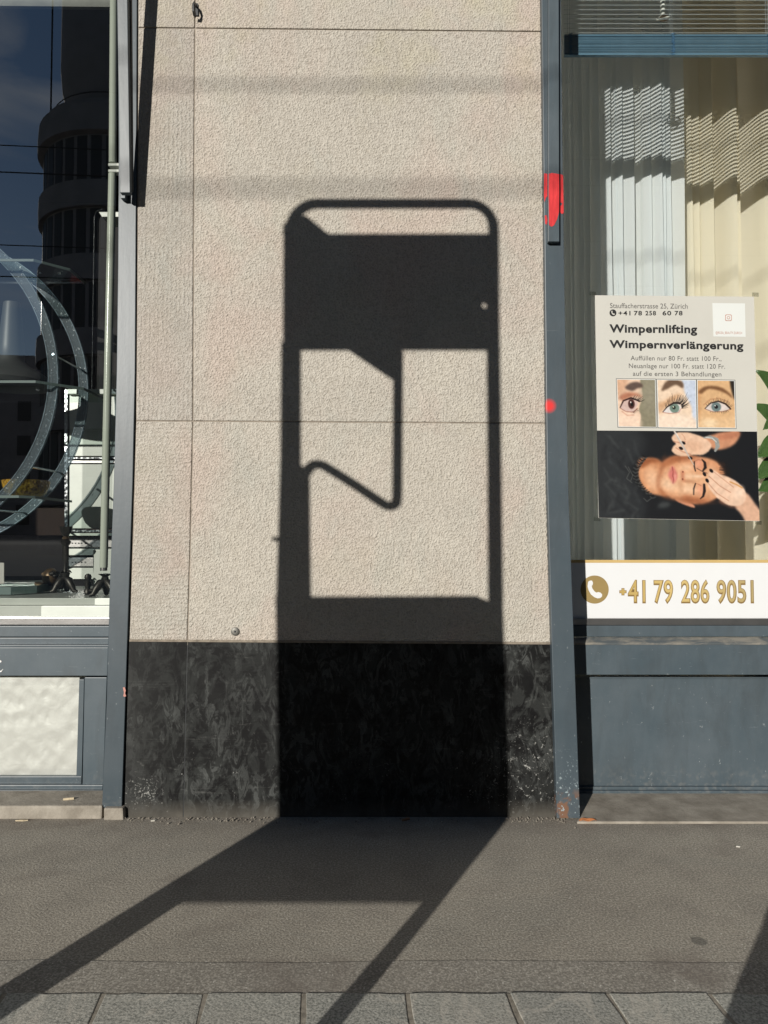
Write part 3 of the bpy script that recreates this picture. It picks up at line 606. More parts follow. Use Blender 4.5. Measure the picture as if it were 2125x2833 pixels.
PY = 3.268
poster = thing('poster', S(1875, 1435, PY), 'beauty salon poster with eyelash prices and photographs taped to the right shop window', 'poster')
pp = MB(); nx, ny = 14, 20; TL, TR, BR, BL = [S(x, y, PY) for x, y in ((1646, 817), (2086, 821), (2101, 1442), (1656, 1433))]
for j in range(ny + 1):
    for i in range(nx + 1):
        p = TL.lerp(BL, j / ny).lerp(TR.lerp(BR, j / ny), i / nx); pp.v.append((p.x, PY - .0008, p.z))
pp.f = [(j * (nx + 1) + i, j * (nx + 1) + i + 1, (j + 1) * (nx + 1) + i + 1, (j + 1) * (nx + 1) + i) for j in range(ny) for i in range(nx)]
bk = MB(); bk.prism([(p.x, p.z) for p in (TL, TR, BR, BL)], PY - .0006, PY + .001)
obj('sheet', bk, 'paper', poster)
LT = PY - .0014
text('lettering', 'Stauffacherstrasse 25, Zürich', 1688, 1903, 838.5, 852, LT, 'ink_grey', poster, .0, 1.0, 'H', 2)
for s_, a, b in (('+41', 1711, 1744.4), ('78', 1754, 1776.3), ('258', 1785.6, 1815), ('60', 1833, 1857.3), ('78', 1866.6, 1888.6)): text('lettering', s_, a, b, 860, 872, LT, 'ink', poster, .022, 1.15, '4', 0)
text('lettering', 'Wimpernlifting', 1686, 1929, 897, 919, LT, 'ink', poster, .033, 1.06, 'W', 2)
text('lettering', 'Wimpernverlängerung', 1686, 2057, 940.5, 961.5, LT, 'ink', poster, .033, 1.06, 'W', 5)
for s_, a, b, yt in (('Auffüllen nur 80 Fr. statt 100 Fr.,', 1745, 1996, 984), ('Neuanlage nur 100 Fr. statt 120 Fr.', 1740, 2006, 1005.5), ('auf die ersten 3 Behandlungen', 1751, 1996, 1027)):
    text('lettering', s_, a, b, yt, yt + 12.5, LT, 'ink_grey', poster, .002, 1.03, 'H', 2)
cxp, cyp = 1696, 865.5
obj('phone_disc', MB().px(disc_px(cxp, cyp, 9.6, 28), LT, LT + .0004), 'ink', poster)
obj('phone_symbol', MB().px([(cxp + (x - 480) * .098, cyp + (y - 445) * .098) for x, y in hs], LT - .0006, LT - .0002), 'paper', poster)
obj('sticker', MB().px([(1971, 838.5), (2061, 839.5), (2063, 932), (1974, 931)], LT, LT + .0004), 'paper_white', poster)
text('lettering', '@ROSA_BEAUTY.ZURICH', 1980, 2053, 917, 923.5, LT - .0006, 'ink_red', poster, .0, 1.0, 'H', 1)
for r_, g_ in ((9, 'ink_red'), (7.4, 'paper_white')):
    o_ = LT - .0006 - (.0004 if r_ < 9 else 0); q = []
    for (sx_, sy_, a0) in ((1, 1, 0), (-1, 1, 90), (-1, -1, 180), (1, -1, 270)):
        for k in range(5):
            an = R(a0 + k * 22.5); q.append((2015.5 + sx_ * (r_ - 3.5) + 3.5 * math.cos(an), 879 + sy_ * (r_ - 3.5) + 3.5 * math.sin(an)))
    obj('camera_symbol', MB().px(q, o_, o_ + .0003), g_, poster)
for r_, g_, dd in ((4.4, 'ink_red', .0014), (2.9, 'paper_white', .0018)):
    obj('camera_symbol', MB().px(disc_px(2015.5, 879, r_, 20), LT - dd, LT - dd + .0003), g_, poster)

# the three eye pictures (coordinates of an enlarged view of the poster)
def lashes(cv, pts, dirs, L, r, c=(18, 14, 14)):
    n = len(pts)
    for i in range(n - 1):
        for k in range(6):
            t = k / 6 + random.uniform(-.05, .05); x = lerp(pts[i][0], pts[i + 1][0], t); y = lerp(pts[i][1], pts[i + 1][1], t)
            d = lerp(dirs[i], dirs[i + 1], t) + random.uniform(-8, 8); l = lerp(L[i], L[i + 1], t) * random.uniform(.75, 1.1)
            x1, y1 = x + l * .55 * math.cos(R(d)), y - l * .55 * math.sin(R(d)); d2 = d + (12 if d < 90 else -12)
            cv.line([(x, y), (x1, y1), (x1 + l * .45 * math.cos(R(d2)), y1 - l * .45 * math.sin(R(d2)))], [r, r * .8, r * .3], c, .85, 1.2)
fr_ = [((1707.5, 1050), (1812, 1051), (1815, 1181), (1712, 1179.5)), ((1819, 1051.5), (1924, 1052.5), (1926, 1183), (1823, 1181)), ((1930, 1052.5), (2031, 1054), (2034.5, 1183.5), (1932, 1182))]
e1 = Canvas(92, 116, 250, 870, 590, 1295, (236, 205, 180))
e1.poly([(465, 860), (600, 860), (600, 1310), (450, 1310), (455, 1200), (440, 1130), (475, 1030), (470, 950)], (140, 134, 112), 5); e1.ell(540, 1000, 70, 130, (150, 144, 124), .6)
e1.poly([(245, 865), (330, 865), (350, 920), (300, 1000), (245, 1010)], (214, 168, 136), 20, .8); e1.poly([(260, 1030), (330, 985), (430, 995), (470, 1030), (400, 1020), (300, 1060)], (178, 118, 92), 12)
e1.poly([(245, 1150), (300, 1180), (420, 1180), (445, 1230), (440, 1300), (245, 1300)], (244, 216, 194), 20, .9)
e1.poly([(318, 945), (360, 905), (420, 890), (470, 905), (478, 935), (430, 950), (380, 972)], (96, 78, 70), 7); e1.poly([(270, 1120), (300, 1070), (370, 1045), (430, 1070), (420, 1110), (380, 1160), (300, 1150)], (214, 186, 178), 4)
e1.ell(372, 1090, 30, 45, (72, 38, 34), .15); e1.ell(376, 1092, 12, 20, (14, 8, 8), .2); e1.ell(366, 1075, 5, 8, (240, 230, 225), .3)
e1.line([(268, 1125), (300, 1062), (370, 1036), (440, 1062)], [4, 7, 8, 6], (52, 26, 24)); e1.line([(270, 1130), (320, 1160), (390, 1165), (425, 1130)], [3, 3, 4, 4], (150, 90, 76), .8)
e1.line([(285, 1160), (330, 1195), (390, 1190)], 4, (196, 130, 108), .6, 6)
lashes(e1, [(380, 1045), (420, 1058), (445, 1075)], [50, 35, 15], [50, 70, 62], 2.2); lashes(e1, [(380, 1160), (425, 1135)], [-60, -40], [26, 30], 1.5)
e2 = Canvas(92, 116, 628, 872, 968, 1302, (240, 214, 188))
e2.poly([(850, 860), (980, 860), (980, 1230), (935, 1210), (930, 1120), (880, 1010), (862, 940)], (204, 214, 232), 8); e2.poly([(620, 1200), (760, 1180), (900, 1200), (980, 1240), (980, 1310), (620, 1310)], (246, 224, 204), 22)
e2.poly([(660, 970), (700, 890), (760, 868), (840, 880), (862, 915), (850, 945), (790, 915), (720, 950)], (108, 84, 66), 8); e2.poly([(628, 1090), (690, 1060), (770, 1010), (840, 1000), (800, 1050), (700, 1120), (640, 1180)], (208, 160, 118), 14, .8)
e2.poly([(668, 1165), (710, 1120), (770, 1085), (825, 1095), (832, 1140), (800, 1172), (720, 1172)], (232, 226, 224), 4)
e2.ell(775, 1128, 44, 44, (118, 140, 128), .12); e2.ell(770, 1122, 16, 17, (40, 46, 38), .2); e2.ell(764, 1116, 6, 6, (240, 244, 220), .3)
e2.line([(668, 1165), (708, 1118), (770, 1080), (830, 1082)], [3, 5, 8, 8], (36, 24, 22)); e2.line([(668, 1168), (730, 1178), (810, 1168), (835, 1130)], 3, (180, 116, 100), .8)
lashes(e2, [(700, 1120), (760, 1078), (830, 1078), (842, 1128)], [110, 80, 48, 20], [48, 80, 112, 85], 2.6); lashes(e2, [(845, 1100), (840, 1135)], [40, 5], [80, 60], 2.6); lashes(e2, [(790, 1082), (842, 1100)], [70, 40], [95, 100], 2.6)
e3 = Canvas(92, 116, 1005, 880, 1338, 1305, (222, 180, 134))
e3.poly([(1300, 870), (1350, 870), (1350, 1060), (1320, 1000)], (40, 34, 28), 9); e3.poly([(1000, 1200), (1150, 1230), (1300, 1210), (1345, 1180), (1345, 1310), (1000, 1310)], (232, 194, 150), 25); e3.ell(1110, 1270, 60, 40, (244, 216, 178), .6)
e3.poly([(1000, 960), (1030, 1000), (1020, 1200), (1000, 1240)], (206, 156, 110), 14); e3.poly([(1010, 985), (1060, 940), (1140, 928), (1230, 945), (1300, 1000), (1316, 1040), (1270, 1000), (1180, 965), (1100, 958), (1040, 1000)], (122, 84, 54), 7)
e3.poly([(1070, 1135), (1120, 1085), (1190, 1070), (1250, 1095), (1290, 1135), (1230, 1155), (1130, 1160)], (222, 210, 204), 4); e3.ell(1170, 1118, 44, 43, (110, 128, 128), .12); e3.ell(1170, 1118, 17, 17, (24, 24, 26), .15); e3.ell(1160, 1108, 5, 5, (240, 244, 240), .3)
e3.line([(1068, 1135), (1118, 1085), (1190, 1066), (1255, 1090), (1300, 1135)], [3, 5, 6, 7, 6], (44, 28, 22)); e3.line([(1070, 1138), (1140, 1164), (1230, 1160), (1292, 1140)], 3, (130, 84, 66), .8); e3.line([(1060, 1100), (1120, 1050), (1200, 1040), (1280, 1070)], 4, (160, 108, 76), .6, 7)
lashes(e3, [(1090, 1108), (1180, 1068), (1255, 1088), (1300, 1130)], [125, 90, 55, 30], [30, 36, 42, 40], 2.0); lashes(e3, [(1120, 1160), (1230, 1160), (1280, 1145)], [-110, -80, -50], [18, 22, 24], 1.4)
for cv, cn, sd_ in zip((e1, e2, e3), fr_, (1, 2, 3)):
    cv.grain(.07, sd_)
    (ax, ay), (bx2, by), (cx2, cy2), (dx2, dy2) = cn; g = 3.2; Yg = PY - .0012
    obj('picture_border', MB().px([(ax - g, ay - g), (bx2 + g, by - g), (cx2 + g, cy2 + g), (dx2 - g, dy2 + g)], Yg, Yg + .0003), 'ink_grey', poster); g = 1.6
    obj('picture_mat', MB().px([(ax - g, ay - g), (bx2 + g, by - g), (cx2 + g, cy2 + g), (dx2 - g, dy2 + g)], Yg - .0004, Yg - .0001), 'paper_white', poster)
    picture('eye_picture', cv, cn, Yg - .0008, 'print', poster)
# the large photograph: woman lying down, two hands at her brows
w = Canvas(330, 186, 36, 38, 1570, 885, (20, 22, 26))
w.poly([(36, 38), (420, 38), (500, 180), (420, 300), (330, 420), (420, 620), (480, 760), (420, 900), (36, 900)], (40, 43, 46), 40)
for i in range(26):
    x = random.uniform(50, 430); y = random.uniform(60, 860); w.line([(x, y), (x + random.uniform(-60, 90), y + random.uniform(40, 130)), (x + random.uniform(0, 120), y + random.uniform(60, 200))], random.uniform(4, 14), random.choice([(58, 62, 64), (22, 24, 28), (72, 76, 76)]), .45, 16)
w.poly([(600, 780), (640, 720), (720, 730), (700, 770)], (74, 78, 78), 12, .7); w.ell(1250, 500, 60, 170, (24, 20, 20), .3); w.poly([(1120, 720), (1240, 640), (1260, 420), (1180, 300), (1100, 290), (1000, 720)], (34, 26, 24), 18)
# ear, neck, face
w.poly([(770, 690), (800, 720), (900, 760), (955, 770), (940, 740), (870, 700), (790, 680)], (216, 150, 118), 5)
w.poly([(430, 330), (520, 300), (640, 330), (700, 480), (700, 650), (620, 660), (500, 620), (430, 500)], (206, 142, 100), 8); w.poly([(440, 420), (560, 380), (640, 520), (620, 620), (520, 590)], (226, 170, 130), 30, .8); w.poly([(430, 330), (520, 300), (600, 310), (640, 340), (540, 350), (450, 400)], (150, 88, 54), 12)
w.poly([(600, 470), (640, 360), (740, 290), (860, 275), (980, 280), (1110, 300), (1200, 350), (1245, 440), (1230, 560), (1190, 650), (1100, 710), (960, 730), (840, 710), (720, 680), (640, 600)], (214, 152, 112), 7)
w.poly([(640, 480), (740, 400), (860, 380), (960, 420), (980, 560), (900, 660), (760, 640), (660, 570)], (236, 190, 152), 40, .85); w.poly([(1000, 440), (1100, 420), (1180, 480), (1160, 600), (1060, 640), (990, 560)], (238, 190, 150), 40, .7); w.poly([(860, 640), (1000, 680), (1100, 680), (1000, 735), (850, 715)], (180, 112, 76), 20, .8); w.poly([(640, 360), (740, 290), (900, 272), (1000, 290), (860, 310), (700, 380)], (176, 108, 70), 16, .8); w.poly([(605, 460), (640, 600), (720, 680), (650, 660), (600, 560)], (160, 98, 64), 12, .8)
w.line([(860, 470), (960, 470), (1010, 480)], [12, 16, 10], (244, 204, 170), .7, 18); w.poly([(832, 430), (850, 415), (866, 440), (862, 500), (880, 525), (850, 520), (835, 490)], (190, 118, 88), 8, .8); w.ell(850, 430, 7, 7, (110, 54, 40), .5); w.ell(846, 500, 7, 8, (110, 54, 40), .5)
w.poly([(752, 372), (785, 420), (798, 470), (780, 520), (755, 548), (725, 500), (708, 455), (730, 410)], (206, 120, 110), 8); w.line([(750, 385), (757, 430), (752, 470), (760, 500), (752, 540)], 4, (150, 70, 66), .9, 4); w.ell(775, 480, 10, 30, (226, 150, 138), .5)
w.ell(1005, 350, 42, 50, (222, 156, 124), .5); w.ell(1010, 600, 40, 52, (228, 164, 130), .5)
w.line([(962, 330), (960, 370), (970, 420)], [5, 8, 5], (20, 12, 12)); w.line([(968, 540), (950, 590), (948, 645)], [5, 8, 5], (20, 12, 12)); w.line([(965, 330), (1000, 310), (1040, 320)], 3, (150, 90, 66), .6, 5); w.line([(975, 540), (1000, 548), (1020, 560)], 3, (150, 90, 66), .6, 5)
w.line([(1036, 308), (1062, 340), (1066, 385), (1040, 420)], [4, 12, 14, 6], (32, 22, 20), 1, 5); w.line([(1050, 550), (1052, 610), (1038, 660), (1010, 685)], [11, 14, 10, 4], (32, 24, 24), 1, 5)
for i in range(24):                                           # ruffled collar
    t = i / 23; x = lerp(500, 560, t) - 130 * math.sin(math.pi * t); y = lerp(285, 680, t); w.line([(x - 28, y - 8), (x - 6, y + 8), (x + 22, y - 4)], 6, (62, 64, 64) if i % 2 else (14, 15, 17), .9, 4)
for q in (((300, 380), (340, 440), (310, 500), (360, 540)), ((330, 390), (370, 470), (350, 520)), ((470, 690), (500, 720), (540, 690))): w.line(list(q), 4, (92, 94, 92), .7, 4)
for (x, y, rx, ry, a_, rot) in ((700, 560, 60, 40, .5, .4), (900, 600, 70, 36, .45, .1), (900, 380, 60, 26, .4, -.1), (1130, 470, 34, 70, .5, 0), (1000, 470, 40, 10, .55, 0), (560, 500, 50, 80, .4, 0)): w.ell(x, y, rx, ry, (252, 222, 192), .9, a_, rot)
for (x, y, rx, ry, a_, rot) in ((820, 300, 130, 26, .5, -.05), (640, 430, 20, 110, .45, .25), (900, 700, 170, 22, .55, .08), (1215, 560, 24, 110, .5, 0), (905, 520, 50, 14, .4, .1), (830, 560, 20, 50, .25, 0)): w.ell(x, y, rx, ry, (138, 78, 48), .9, a_, rot)
for i in range(70):
    y = random.uniform(330, 640); x = 1235 + 20 * math.sin((y - 330) / 310 * math.pi); w.line([(x - random.uniform(20, 55), y + random.uniform(-12, 12)), (x + 12, y + random.uniform(-10, 10))], 1.6, (48, 32, 26), .5)
# upper hand with bracelet and tweezers
w.poly([(1060, 110), (1180, 60), (1300, 40), (1400, 40), (1390, 110), (1320, 180), (1200, 215), (1120, 190)], (206, 146, 112), 8); w.poly([(1200, 70), (1400, 42), (1380, 90), (1230, 120)], (178, 112, 84), 16, .7)
w.poly([(755, 95), (800, 55), (900, 50), (1000, 75), (1080, 110), (1130, 170), (1100, 230), (1040, 265), (960, 265), (880, 280), (800, 270), (750, 230), (765, 185), (790, 160), (760, 130)], (234, 196, 168), 6)
w.poly([(880, 130), (980, 130), (1050, 170), (1020, 230), (930, 240)], (222, 178, 148), 22, .8); w.line([(770, 140), (830, 150), (880, 140)], 5, (178, 120, 96), .7, 5); w.line([(790, 200), (850, 235), (930, 262)], 5, (184, 124, 98), .7, 5); w.line([(880, 120), (870, 90), (850, 66)], 3, (196, 140, 112), .7, 5)
w.line([(1060, 100), (1120, 92), (1180, 120), (1190, 180), (1165, 225)], [6, 14, 20, 20, 10], (152, 154, 150), 1, 4); w.line([(1080, 98), (1140, 104), (1178, 140)], 4, (232, 232, 226), .9, 4)
for (x, y, a_) in ((862, 152, .5), (838, 204, .5), (925, 296, .3)): w.ell(x, y, 22, 14, (18, 12, 14), .2, 1, a_)
w.line([(778, 40), (850, 170), (955, 362)], [7, 9, 3], (200, 190, 182)); w.line([(784, 40), (858, 168)], 2.5, (246, 240, 232), .9)
# lower hand and forearm
w.poly([(1340, 740), (1440, 620), (1530, 720), (1580, 800), (1580, 900), (1450, 900), (1400, 830)], (222, 178, 150), 8); w.poly([(1080, 520), (1095, 480), (1100, 440), (1140, 410), (1210, 450), (1300, 480), (1390, 540), (1445, 620), (1430, 710), (1360, 750), (1270, 740), (1190, 690), (1110, 600)], (236, 200, 174), 6)
w.line([(1100, 470), (1200, 560), (1300, 620)], 4, (188, 134, 108), .8, 4); w.line([(1085, 530), (1170, 630), (1280, 700)], 4, (188, 134, 108), .8, 4); w.line([(1150, 430), (1240, 500), (1330, 570)], 4, (196, 142, 116), .7, 4); w.poly([(1190, 690), (1270, 745), (1370, 755), (1300, 765), (1200, 720)], (168, 112, 86), 9, .7); w.ell(1380, 620, 40, 60, (246, 216, 192), .6, .8, .5)
for (x, y, a_) in ((1056, 450, 1.0), (1122, 416, .8), (1080, 510, 1.0)): w.ell(x, y, 22, 15, (16, 12, 14), .2, 1, a_)
w.line([(1300, 520), (1360, 545), (1412, 574)], 6, (206, 148, 86)); w.line([(985, 395), (1030, 420), (1080, 440)], 3, (60, 44, 40), .8)
w.grain(.075, 9)
picture('face_picture', w, ((1651, 1191), (2094.5, 1194), (2101.5, 1441), (1657, 1432.5)), PY - .0012, 'print', poster)
tape_m = new('clear_tape', glass_f((.88, .88, .85), 3.0))
for x, y, s_ in ((1640, 812, 1), (2090, 815, 1), (1652, 1436, -1), (2098, 1446, -1)): obj('tape', MB().px([(x - 9, y - 6), (x + 9, y - 5), (x + 9, y + 6), (x - 9, y + 5)], PY + .0016, PY + .002), tape_m, poster)

# ---- blind
BY = 3.33
blind = thing('venetian_blind', S(1860, 160, BY), 'half-raised venetian blind with blue slats behind the top of the right window', 'blind')
def slat(zc, yc, tilt, m, wd=.016, th=.0006, nm='slat'):
    xa, xb = S(1561, 100, BY).x, 2.45; mb = MB(); n = 5; up = []; dn = []
    for i in range(n + 1):
        q = (i / n - .5) * wd; sag = .0012 * (1 - (2 * i / n - 1) ** 2); y_ = yc + q * math.cos(tilt) - sag * math.sin(tilt); z_ = zc + q * math.sin(tilt) + sag * math.cos(tilt); up.append((y_, z_ + th)); dn.append((y_, z_ - th))
    o = len(mb.v); ring = up + dn[::-1]
    for X in (xa, xb): mb.v += [(X, p[0], p[1]) for p in ring]
    k = len(ring); mb.f = [(i, (i + 1) % k, (i + 1) % k + k, i + k) for i in range(k)] + [tuple(range(k - 1, -1, -1)), tuple(range(k, 2 * k))]
    return obj(nm, mb, m, blind)
z_bot = S(0, 155, BY).z; z_top = S(0, 98, BY).z; ns = 19
slat(z_bot + .003, BY, 0, 'slat', .018, .0035, 'bottom_rail')
for i in range(ns): slat(lerp(z_bot + .010, z_top, i / (ns - 1)) + random.uniform(-.0006, .0006), BY + random.uniform(-.0012, .0012), random.uniform(-.05, .2), 'slat', .0165, .0012)
PITCHZ = .0228
for i in range(23): slat(z_top + .012 + i * PITCHZ, BY, R(33), 'slat_pale', .0155, .0004)
for x in (1573, 1857, 2122):
    for dx in (-3.0, 3.0):
        p = S(x + dx, 90, BY - .009); obj('ladder_cord', MB().tube([(p.x, p.y, z_top), (p.x + .001, p.y, 4.09)], .0007, 5), 'cord_p', blind)
    pts = []; n = 46; p = S(x + 6, 100, BY - .011)
    for i in range(n): pts.append((p.x + .010 * math.sin(i * 2.1) + random.uniform(-.003, .003), p.y + random.uniform(-.0025, 0), lerp(z_top + .004, z_bot - .004, i / (n - 1))))
    obj('cord_bunch', MB().tube(pts, .0012, 5), 'cord', blind)

# ---- curtains
def curtain(name, folds, Ybase, z0, z1, m, label, lean=0.0):
    prof = []
    for (xl, xr, fl, fr, pw) in folds:
        n = 9
        for i in range(n + 1):
            t = i / n; e = t ** pw if pw > 0 else (.5 - .5 * math.cos(math.pi * t)); Yv = Ybase - lerp(fl, fr, e) + .004 * math.sin(math.pi * t)
            prof.append((S(lerp(xl, xr - .6, t), 900, Ybase).x, Yv, i in (0, n)))
    nz_ = 26; mb = MB(); k = len(prof)
    for j in range(nz_ + 1):
        z = lerp(z0, z1, j / nz_); f = 1 - j / nz_
        for i, (x, y, e) in enumerate(prof):
            mb.v.append((x + .010 * f * math.sin(i * .11 + 1.3) + lean * f + .003 * math.sin(z * 2 + i * .3), y + .006 * math.sin(z * 1.7 + i * .23) * f, z))
    mb.f = [(j * k + i, j * k + i + 1, (j + 1) * k + i + 1, (j + 1) * k + i) for j in range(nz_) for i in range(k - 1)]
    o = obj(name, mb, m, None, smooth=True, label=label, cat='curtain', group='salon window curtains')
    return o
d2s = 1 / .7807
wf = [(1205, 1228, .0, .04, 1.3), (1228, 1240, .0, .03, 1), (1240, 1258, .01, .05, 1.2), (1258, 1275, .0, .04, .8), (1275, 1293, .005, .045, 1), (1293, 1318, .0, .045, 1.4), (1318, 1331, .0, .035, 1), (1331, 1344, .022, .05, .5), (1344, 1369, .008, .045, .55), (1369, 1388, -.03, .012, .8), (1388, 1402, .018, .055, .5), (1402, 1425, .012, .072, .6), (1425, 1434, .022, .05, .5), (1434, 1449, .006, .046, .5), (1449, 1478, -.01, .04, .55)]
WC = [(a * d2s, b * d2s, c, d, e) for a, b, c, d, e in wf]
curtain('curtain', WC, 4.06, .5, 4.66, 'curtain_w', 'white pleated curtain behind the left part of the right shop window')
bf = [(1455, 1489, -.05, .07, -1), (1489, 1507, .02, .06, .6), (1507, 1532, .0, .09, .6), (1532, 1578, -.03, .12, -1), (1578, 1590, .04, .07, .6), (1590, 1649, -.07, .115, -1), (1649, 1672, .0, .08, .7), (1672, 1720, -.05, .10, -1)]
BC = [(a * d2s, b * d2s, c, d, e) for a, b, c, d, e in bf]
curtain('curtain', BC, 4.26, .5, 4.66, 'curtain_b', 'beige pleated curtain behind the right part of the right shop window')

# ---- ceiling spotlight seen through the blind
c_ = S(1836, 48, 3.46); sl_ = thing('spotlight', (c_.x, c_.y, c_.z), 'small round chrome spotlight behind the raised blind', 'lamp')
def ring_pts(c, r, ax, n=28, sq=.62):
    return [(c.x + r * math.cos(2 * math.pi * k / n), c.y + r * sq * math.sin(2 * math.pi * k / n), c.z + r * .55 * math.sin(2 * math.pi * k / n) + r * .35 * math.cos(2 * math.pi * k / n)) for k in range(n)]
obj('rim', MB().tube(ring_pts(c_, .036, 0), .0045, 8, True), 'white_metal', sl_, smooth=True)
obj('reflector', MB().lathe([(.004, .012), (.016, .008), (.024, 0), (.026, -.004)], (c_.x + .004, c_.y, c_.z), 20), 'brass', sl_, smooth=True)
obj('stem', MB().tube([(c_.x, c_.y + .01, c_.z + .01), (c_.x + .01, c_.y + .03, 4.705)], .012, 10), 'white_metal', sl_)

# ---- plant at the right edge
def leaf(base, tip, wd, bend, m='leaf', parent=None):
    a, b = Vector(base), Vector(tip); d = b - a; side = d.cross(Vector((0, -1, 0.25))).normalized(); nrm = side.cross(d).normalized(); mb = MB(); n = 9
    for i in range(n + 1):
        t = i / n; wv = wd * math.sin(math.pi * min(1, t * .92 + .06)) ** .8 * (1 - .25 * t); c = a.lerp(b, t) + nrm * bend * math.sin(math.pi * t)
        for q in (-1, -.5, 0, .5, 1): mb.v.append(tuple(c + side * wv * q + nrm * (.14 * wd * abs(q) * (1 + .4 * math.sin(9 * t)))))
    mb.f = [(i * 5 + k, i * 5 + k + 1, (i + 1) * 5 + k + 1, (i + 1) * 5 + k) for i in range(n) for k in range(4)]
    o = obj('leaf', mb, m, parent, smooth=True); o.modifiers.new('thickness', 'SOLIDIFY').thickness = .0012; return o
pc = S(2155, 1530, 3.52); plant = thing('potted_plant', (pc.x, pc.y, .62), 'broad-leaved green plant behind the right edge of the poster', 'plant', None)
obj('stem', MB().tube([(pc.x, pc.y, .75), (pc.x + .01, pc.y, 1.2), (pc.x - .005, pc.y - .01, 1.55), (pc.x + .02, pc.y, 1.85)], [.011, .009, .008, .005], 8), 'leaf', plant, smooth=True)
obj('pot', MB().lathe([(.07, 0), (.085, .05), (.10, .15), (.105, .16), (.098, .165), (.09, .15)], (pc.x, pc.y, .62), 24), 'white_metal', plant, smooth=True)
for (bx0, by0, tx, ty, wd, bd) in ((2160, 1110, 2088, 1026, .055, .03), (2155, 1180, 2078, 1120, .05, .03), (2160, 1215, 2090, 1268, .06, .03), (2150, 1270, 2084, 1330, .05, .03), (2165, 1150, 2200, 1040, .05, .03), (2165, 1290, 2230, 1330, .055, .03), (2155, 1330, 2096, 1360, .05, .02), (2160, 1080, 2190, 980, .04, .02), (2160, 1200, 2240, 1190, .05, .02), (2155, 1150, 2110, 1190, .04, .02)):
    A, B = S(bx0, by0, 3.52), S(tx, ty, 3.42 + random.uniform(-.03, .05)); leaf(A, B, wd, bd, 'leaf', plant)
pst = MB().box(pc.x - .2, pc.x + .25, 3.36, 3.66, .3, .615); obj('plant_stand', pst, 'white_board', bevel=.004, label='low white stand carrying the plant inside the right window', cat='stand')

# ================================================================== INSIDE THE LEFT WINDOW
ZP = S(0, 1655, 3.25).z                             # top of the display floor
plat = thing('display_floor', (-1.9, 3.7, ZP), 'pale grey display floor inside the left shop window', 'display floor')
obj('floor_board', MB().box(-3.6, -1.17, 3.30, 4.35, ZP - .03, ZP), plain('grey_display_paint', (.46, .49, .46), .4, var=.05), plat)
obj('riser', MB().box(-3.6, -1.17, 4.30, 4.345, .3, ZP - .031), 'room', plat)
obj('valance', MB().px([(-120, -200), (325, -200), (325, 19), (-120, 15)], 3.42, 3.44), plain('valance_board', (.30, .31, .28), .6), label='pale valance board at the top of the left shop window', cat='valance')
# fluorescent lamp pair
fl = thing('fluorescent_lamp', S(287, 1590, 3.36), 'tall pair of white fluorescent tubes upright at the right side of the left window', 'lamp')
tb = lambda x, y: S(x, y, 3.36)
for (xa, ya, xb, yb_) in ((317, -260, 312, 452), (311, 482, 287, 1570)):
    A, B = tb(xa, ya), tb(xb, yb_); obj('tube', MB().tube([A, A.lerp(B, .5), B], .0185, 18), 'lamp_tube', fl, smooth=True)
for (x, y) in ((312, 446), (311, 488), (287, 1574)):
    A, B = tb(x, y - 5), tb(x, y + 5); obj('end_cap', MB().tube([A, B], .0165, 18), 'alu', fl, smooth=True)
for y, dy in ((455, 10), (472, 10)):
    A = tb(312, y); mb = MB().box(A.x - .017, A.x + .09, A.y - .016, A.y + .02, A.z - .016, A.z); obj('socket', mb, 'white_metal', fl, bevel=.005)
obj('shelf_bracket', MB().px([(273, 586), (330, 586), (330, 600), (282, 600)], 3.50, 3.62), 'white_metal', bevel=.002, label='short white bracket behind the upright fluorescent tubes', cat='bracket')
A = S(261, 600, 4.50)
fs_ = thing('floor_lamp', (A.x + .03, 4.55, .3), 'slim dark floor lamp with chrome edge behind the fluorescent tubes', 'lamp')
obj('pole', MB().tube([(A.x, A.y, .32), (A.x, A.y, A.z), (A.x + .012, A.y, A.z + .035), (A.x + .05, A.y, A.z + .05)], .004, 8), 'chrome', fs_, smooth=True)
obj('shade', MB().prism([(A.x + .008, 1.9), (A.x + .20, 1.9), (A.x + .20, A.z + .03), (A.x + .03, A.z + .03), (A.x + .008, A.z)], 4.53, 4.61), 'black_leather', fs_, bevel=.006)
obj('foot', MB().lathe([(.12, 0), (.12, .015), (.02, .03)], (A.x + .03, 4.57, .30), 20), 'black_leather', fs_)

# round etagere: two hoops of seeded chrome bar with glass shelves
HX, HR, HZ = -2.435, .82, S(0, 1048, 3.45).z
et = thing('round_shelf', (HX, 3.62, ZP), 'large round chrome hoop shelf with glass plates in the left window', 'shelf')
for Yh in (3.45, 3.80):
    obj('hoop', MB().tube([(HX + HR * math.cos(2 * math.pi * k / 96), Yh, HZ + HR * math.sin(2 * math.pi * k / 96)) for k in range(96)], 0, closed=True, sq=(.010, .022)), 'ring', et, smooth=False)
    for dr in (-.0225, .0225): obj('hoop_edge', MB().tube([(HX + (HR + dr) * math.cos(2 * math.pi * k / 96), Yh - .0105, HZ + (HR + dr) * math.sin(2 * math.pi * k / 96)) for k in range(96)], .0024, 6, closed=True), 'ring_edge', et, smooth=True)
def shelf(z, y0, y1, xr, cham, xl=-3.3):
    mb = MB(); mb.slab([(xl, y0), (xr - cham, y0), (xr, y0 + cham), (xr, y1), (xl, y1)], z - .005, z + .005); o = obj('shelf_plate', mb, 'shelf_glass', et)
    e = MB(); e.slab([(xl, y0 - .002), (xr - cham, y0 - .002), (xr + .002, y0 + cham), (xr + .002, y1), (xr - .004, y1), (xr - .004, y0 + cham + .004), (xr - cham - .004, y0 + .003), (xl, y0 + .003)], z - .006, z + .006); obj('plate_edge', e, 'glass_edge', o)
